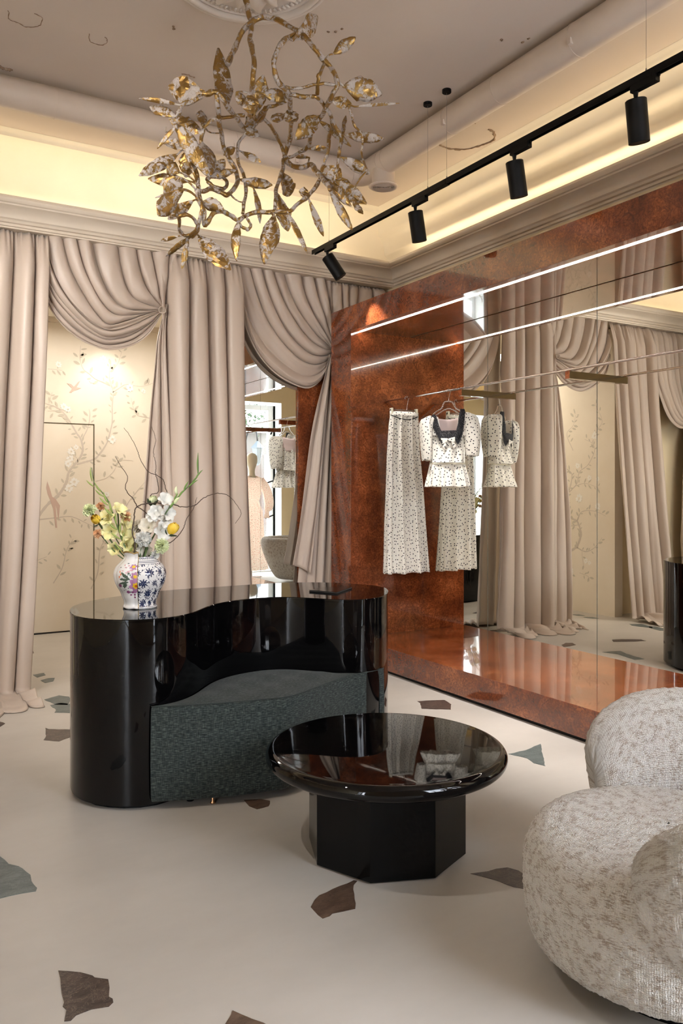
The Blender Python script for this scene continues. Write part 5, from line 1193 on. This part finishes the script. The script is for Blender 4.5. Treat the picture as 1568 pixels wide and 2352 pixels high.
# ================================================================ PAINTED MURAL (flat paint on the alcove walls)
def mural(wall, to3, nrm, vines, blossoms, leaf_seed, density=0.055, extra=None):
    """vines: pixel polylines; nrm: unit vector out of the wall"""
    r_ = np.random.default_rng(leaf_seed); nrm = np.array(nrm, float); up = np.array([0, 0, 1.0]); sd = np.cross(up, nrm)
    vb, lb, bb_ = MB(), MB(), MB()
    for pts, w0, w1 in vines:
        P = catmull([to3(x, y) for x, y in pts], 7); t = np.gradient(P, axis=0); t /= np.linalg.norm(t, axis=1)[:, None]; s_ = np.cross(t, nrm)
        W_ = np.linspace(w0, w1, len(P))[:, None] * (0.8 + 0.4 * r_.random((len(P), 1)))
        vb.grid(np.stack([P + s_ * W_ + nrm * .0008, P - s_ * W_ + nrm * .0008], 1))
        d = 0; acc = 0
        for i in range(1, len(P)):
            acc += np.linalg.norm(P[i] - P[i - 1])
            if acc > density * (0.5 + r_.random()) and i > len(P) * 0.12:
                acc = 0
                for s__ in ((-1, 1) if r_.random() < 0.35 else ((-1,) if r_.random() < .5 else (1,))):
                    a = r_.uniform(0.5, 1.3) * s__; dd = t[i] * math.cos(a) + s_[i] * math.sin(a); Ls = r_.uniform(0.035, 0.075); ww = Ls * r_.uniform(0.14, 0.22); q = np.cross(dd, nrm)
                    base_ = P[i] + dd * r_.uniform(0.0, 0.03)
                    lf_ = [base_ + dd * Ls * tt + q * ww * math.sin(PI * tt) ** 0.8 * sg + nrm * .0011 for sg, rng_ in ((1, np.linspace(0, 1, 7)), (-1, np.linspace(1, 0, 7)[1:-1])) for tt in rng_]
                    lb.add(lf_, [tuple(range(len(lf_)))])
    for (x, y, r0) in blossoms:
        c_ = to3(x, y); n_p = 8
        for k in range(n_p):
            a = 2 * PI * k / n_p + 0.3 * r_.random(); d = sd * math.cos(a) + up * math.sin(a); q = np.cross(d, nrm); Ls = r0 * r_.uniform(0.8, 1.1)
            pf = [c_ + d * Ls * (0.2 + 0.8 * tt) + q * Ls * .26 * math.sin(PI * tt) * sg + nrm * (.0014 + .00025 * k) for sg, rng_ in ((1, np.linspace(0, 1, 6)), (-1, np.linspace(1, 0, 6)[1:-1])) for tt in rng_]
            bb_.add(pf, [tuple(range(len(pf)))])
    obj('mural_vine', vb, M['vine'], parent=wall); obj('mural_leaves', lb, M['vineleaf'], parent=wall, kind='stuff'); obj('mural_blossoms', bb_, M['blossom'], parent=wall, kind='stuff')
z8 = lambda pts: [(u / 3.92, 600 + v / 3.92) for u, v in pts]
wab = bpy.data.objects['wall_alcove_back']; wal = bpy.data.objects['wall_alcove_left']
V = [([(320,2330),(420,2200),(500,2130),(560,2060),(600,1980),(620,1900),(680,1820),(730,1750),(745,1680),(725,1600),(690,1550),(650,1480),(600,1400),(560,1350),(500,1310),(440,1290),(380,1270)], .016, .004),
 ([(690,1830),(760,1810),(850,1780),(900,1730),(960,1640),(990,1540),(1010,1440),(1010,1300),(1020,1180),(990,1080),(985,980),(1000,920)], .010, .003),
 ([(1015,1180),(1060,1150),(1130,1110),(1200,1120),(1290,1125),(1400,1090)], .004, .002), ([(990,1120),(930,1090),(860,1060),(800,1010),(750,970),(720,880),(725,760)], .005, .002),
 ([(740,1600),(790,1500),(810,1380),(800,1330)], .006, .002), ([(1400,1420),(1280,1400),(1230,1380),(1200,1320),(1180,1230)], .004, .002), ([(1000,1000),(1060,920),(1095,820)], .003, .002),
 ([(700,1810),(690,1770),(640,1740)], .003, .002), ([(540,1340),(490,1345),(430,1350)], .003, .002), ([(430,970),(500,975),(560,985)], .003, .002), ([(1090,2330),(1150,2180),(1250,2050),(1330,1960)], .004, .002),
 ([(320,2330),(500,2310),(640,2300),(760,2350),(860,2400)], .006, .002), ([(860,1980),(960,1950),(1030,1880),(1060,1800)], .003, .002), ([(1200,1800),(1130,1790),(1060,1790)], .002, .0015), ([(440,1280),(470,1180)], .003, .002),
 ([(480,2900),(560,2760),(600,2600),(660,2500)], .006, .002), ([(820,2950),(880,2800),(900,2600),(950,2500)], .006, .002), ([(250,2780),(330,2700),(420,2660)], .004, .002)]
V = [(z8(p), a, b_) for p, a, b_ in V]
BL_ = [(*z8([(x, y)])[0], r0) for x, y, r0 in ((930,885,.045),(575,1310,.04),(610,1335,.035),(640,1715,.045),(630,1775,.04),(612,1822,.04),(685,1675,.03),(670,1985,.05),(620,2045,.048),(1012,1605,.048),(1170,1140,.045),(830,1075,.03),(525,930,.035),(960,2100,.03),(1290,1170,.03))]
mural(wab, lambda x, y: PY(x, y, 8.4985), (0, -1, 0), V, BL_, 5)
def flat_shape(px_list, name, m):
    P = [PY(*z8([p])[0], 8.4970) for p in px_list]; tri = tessellate_polygon([[Vector((p[0], p[2], 0)) for p in P]])
    obj(name, MB().add(P, tri), m, parent=wab)
flat_shape([(600,1098),(640,1105),(665,1130),(700,1090),(722,1075),(705,1110),(690,1135),(735,1142),(700,1155),(665,1165),(640,1185),(622,1180),(640,1160),(648,1145),(625,1120)], 'mural_bird', M['bird'])
flat_shape([(425,1980),(450,2050),(470,2120),(500,2140),(540,2200),(530,2300),(525,2340),(510,2230),(500,2200),(515,2400),(500,2400),(480,2230),(455,2160),(430,2100),(415,2040)], 'mural_bird', M['bird'])
zm = lambda pts: [(1180 + u / 3.459, 960 + v / 3.459) for u, v in pts]
def toL(x, y): q = PX(x, y, 2 * XM - 0.93); return np.array([0.93, q[1], q[2]])
V2 = [([(385,1130),(450,1060),(500,1020),(530,940),(525,880),(500,820),(450,790),(415,720),(410,640),(440,570),(460,480),(450,430),(380,380)], .018, .005),
 ([(440,590),(500,520),(520,430),(590,370),(640,260),(620,200),(560,170)], .007, .002), ([(500,820),(540,745),(640,740),(730,780)], .007, .002), ([(500,1030),(570,1062),(640,1030),(700,950)], .007, .002), ([(510,850),(430,860),(370,850)], .006, .002),
 ([(470,260),(420,130),(470,60),(490,-20)], .005, .002), ([(540,1060),(545,1130),(560,1190)], .003, .002), ([(620,200),(660,100),(700,20),(640,-120)], .004, .002), ([(490,540),(570,520),(680,560)], .004, .002), ([(400,1330),(430,1260),(470,1230)], .003, .002), ([(520,1230),(590,1260),(600,1300)], .003, .002)]
mural(wal, toL, (1, 0, 0), [(zm(p), a, b_) for p, a, b_ in V2], [(*zm([(x, y)])[0], r0) for x, y, r0 in ((640,140,.05),(518,640,.06),(665,700,.05),(450,1215,.06),(570,1135,.035),(600,1150,.03),(505,380,.04),(600,475,.04),(665,485,.03))], 9)

# ================================================================ BY THE WINDOW BEHIND THE CAMERA (seen in the mirrors)
skin = mat('cream mannequin', (0.80, 0.76, 0.64), 0.4)
MX_, MY_ = 2.72, 0.28
mq = thing('mannequin', 'cream egg headed mannequin in a sprigged long dress, seen in the wall mirror', 'mannequin', (MX_, MY_, 0))
obj('head', MB().tube([(MX_, MY_, z) for z in (1.66, 1.70, 1.75, 1.80, 1.84, 1.90, 1.96, 2.02, 2.06, 2.08)], [.10, .062, .054, .056, .07, .092, .100, .092, .062, .005], 24), skin, mq, smooth=True)
def ell(prof, m, name, par, fold=0.0, nf=9):
    th = np.linspace(0, 2 * PI, 72, endpoint=False)
    P = np.array([[(MX_ + (a + fold * t_ * math.cos(nf * t)) * math.cos(t), MY_ + (b_ + fold * t_ * math.cos(nf * t)) * math.sin(t), z) for t in th] for (z, a, b_), t_ in zip(prof, np.linspace(0, 1, len(prof)))])
    UV = np.zeros(P.shape[:2] + (2,)); UV[..., 0] = th[None, :] * 0.17; UV[..., 1] = P[..., 2]
    o = obj(name, MB().grid(P, closed_v=True), m, par, smooth=True, uv=UV.reshape(-1, 2), fix=False)
ell([(1.70, .05, .05), (1.685, .11, .075), (1.66, .18, .09), (1.60, .20, .10), (1.50, .185, .115), (1.38, .165, .11), (1.30, .14, .095), (1.27, .125, .09)], M['floral'], 'dress_bodice', mq)
ell([(1.27, .125, .09), (1.2, .145, .11), (1.1, .18, .135), (0.95, .19, .15), (0.6, .20, .17), (0.3, .23, .20), (0.12, .26, .23)], M['floral'], 'dress_skirt', mq, 0.03)
for s_ in (-1, 1):
    P = catmull([(MX_ + s_ * .17, MY_, 1.64), (MX_ + s_ * .24, MY_, 1.52), (MX_ + s_ * .29, MY_ + .02, 1.36), (MX_ + s_ * .30, MY_ + .04, 1.2), (MX_ + s_ * .26, MY_ + .06, 1.10), (MX_ + s_ * .25, MY_ + .06, 0.98)], 5)
    rr = np.interp(np.linspace(0, 1, len(P)), [0, .15, .45, .7, .82, 1], [.05, .07, .085, .075, .03, .05]); UV = np.zeros((len(P) * 20, 2)); UV[:, 0] = np.tile(np.arange(20) * .02, len(P)); UV[:, 1] = np.repeat(P[:, 2], 20)
    obj('dress_sleeve', MB().tube(P, rr, 20), M['floral'], mq, smooth=True, uv=UV)
obj('stand_pole', MB().tube([(MX_, MY_, 0.01), (MX_, MY_, 0.8)], 0.012, 12), M['chrome'], mq, smooth=True)
obj('stand_plate', MB().lathe([(0.0005, 0.0), (0.17, 0.0), (0.17, 0.008), (0.0005, 0.012)], MX_, MY_, 48), M['chrome'], mq, smooth=True, angle=30)
pl = thing('display_pole', 'tall black floor to ceiling garment pole with short arms beside the shop window', 'display pole', (2.14, -0.06, 0))
obj('pole', MB().tube([(2.14, -.06, 0.0), (2.14, -.06, 2.92)], .022, 14), M['black'], pl, smooth=True, angle=40)
for z, a in ((2.55, -0.4), (1.62, 0.25), (1.02, 0.35)):
    obj('arm', MB().tube([(2.14, -.06, z), (2.36 if a > 0 else 2.26, 0.06, z - .13 if a < 0 else z - .05)], .012, 10), M['black'], pl, smooth=True)
# outside
struct('ground_outside', MB().box(-14, 16, -22, WY - 0.16, -0.14, -0.06), noisy('paving', (0.55, 0.53, 0.50), (0.65, 0.63, 0.6), 2, .8))
bd = thing('building', 'pale rendered house across the street with brick patches', 'building', (3, -11, -0.06))
obj('facade', MB().box(-6, 12, -11.6, -11, -0.06, 3.3), noisy('pale render', (0.045, 0.040, 0.037), (0.035, 0.020, 0.015), .5, .8, lo=.5, hi=.6), bd)
obj('roof', MB().box(-6.2, 12.2, -11.8, -10.7, 3.3, 3.45), mat('roof edge', (.4, .38, .36), .6), bd)
for k in range(5):
    x0 = -4 + 3.2 * k; obj('window_frame', MB().box(x0, x0 + 1.2, -11.02, -10.95, 0.9, 2.6), M['upvc'], bd)
lfm = noisy('garden leaves', (0.006, 0.018, 0.003), (0.016, 0.038, 0.007), 3, .6)
tree = thing('tree', 'green leafy tree outside the shop window', 'tree', (1.7, -5.6, -0.06))
obj('trunk', MB().tube(catmull([(1.9, -5.6, -0.06), (1.8, -5.6, 1.5), (1.5, -5.4, 3.2), (0.6, -5.1, 4.2)], 5), np.linspace(.13, .05, 16), 10), twM, tree, smooth=True)
lm = MB(); r_ = np.random.default_rng(4)
for c_ in ((0.3, -5.0, 3.5), (-0.3, -5.1, 3.9), (0.9, -5.2, 3.8), (0.0, -4.9, 4.5), (1.3, -5.0, 4.4)):
    for _ in range(420):
        p = np.array(c_) + r_.normal(0, .38, 3); d = r_.normal(0, 1, 3); d /= np.linalg.norm(d); e = np.cross(d, [0, .3, 1]); e /= np.linalg.norm(e)
        lm.add([p, p + d * .05 + e * .03, p + d * .11, p + d * .05 - e * .03], [(0, 1, 2, 3)])
obj('foliage', lm, lfm, tree, kind='stuff')
ln = thing('street_lantern', 'pale hanging street lantern outside the shop window', 'lantern', (0.42, -4.5, 2.0))
obj('lantern_body', MB().lathe([(0.0005, 2.02), (.07, 2.08), (.14, 2.42), (.17, 2.44), (.0005, 2.62)], .42, -4.5, 6), mat('lantern glass', (.035, .042, .05), .3), ln)
obj('lantern_pole', MB().tube([(.42, -4.5, 2.6), (.42, -4.55, 2.8), (.42, -5.0, 2.9), (.42, -5.2, 2.6), (.42, -5.2, -0.06)], .02, 8), M['black'], ln, smooth=True)
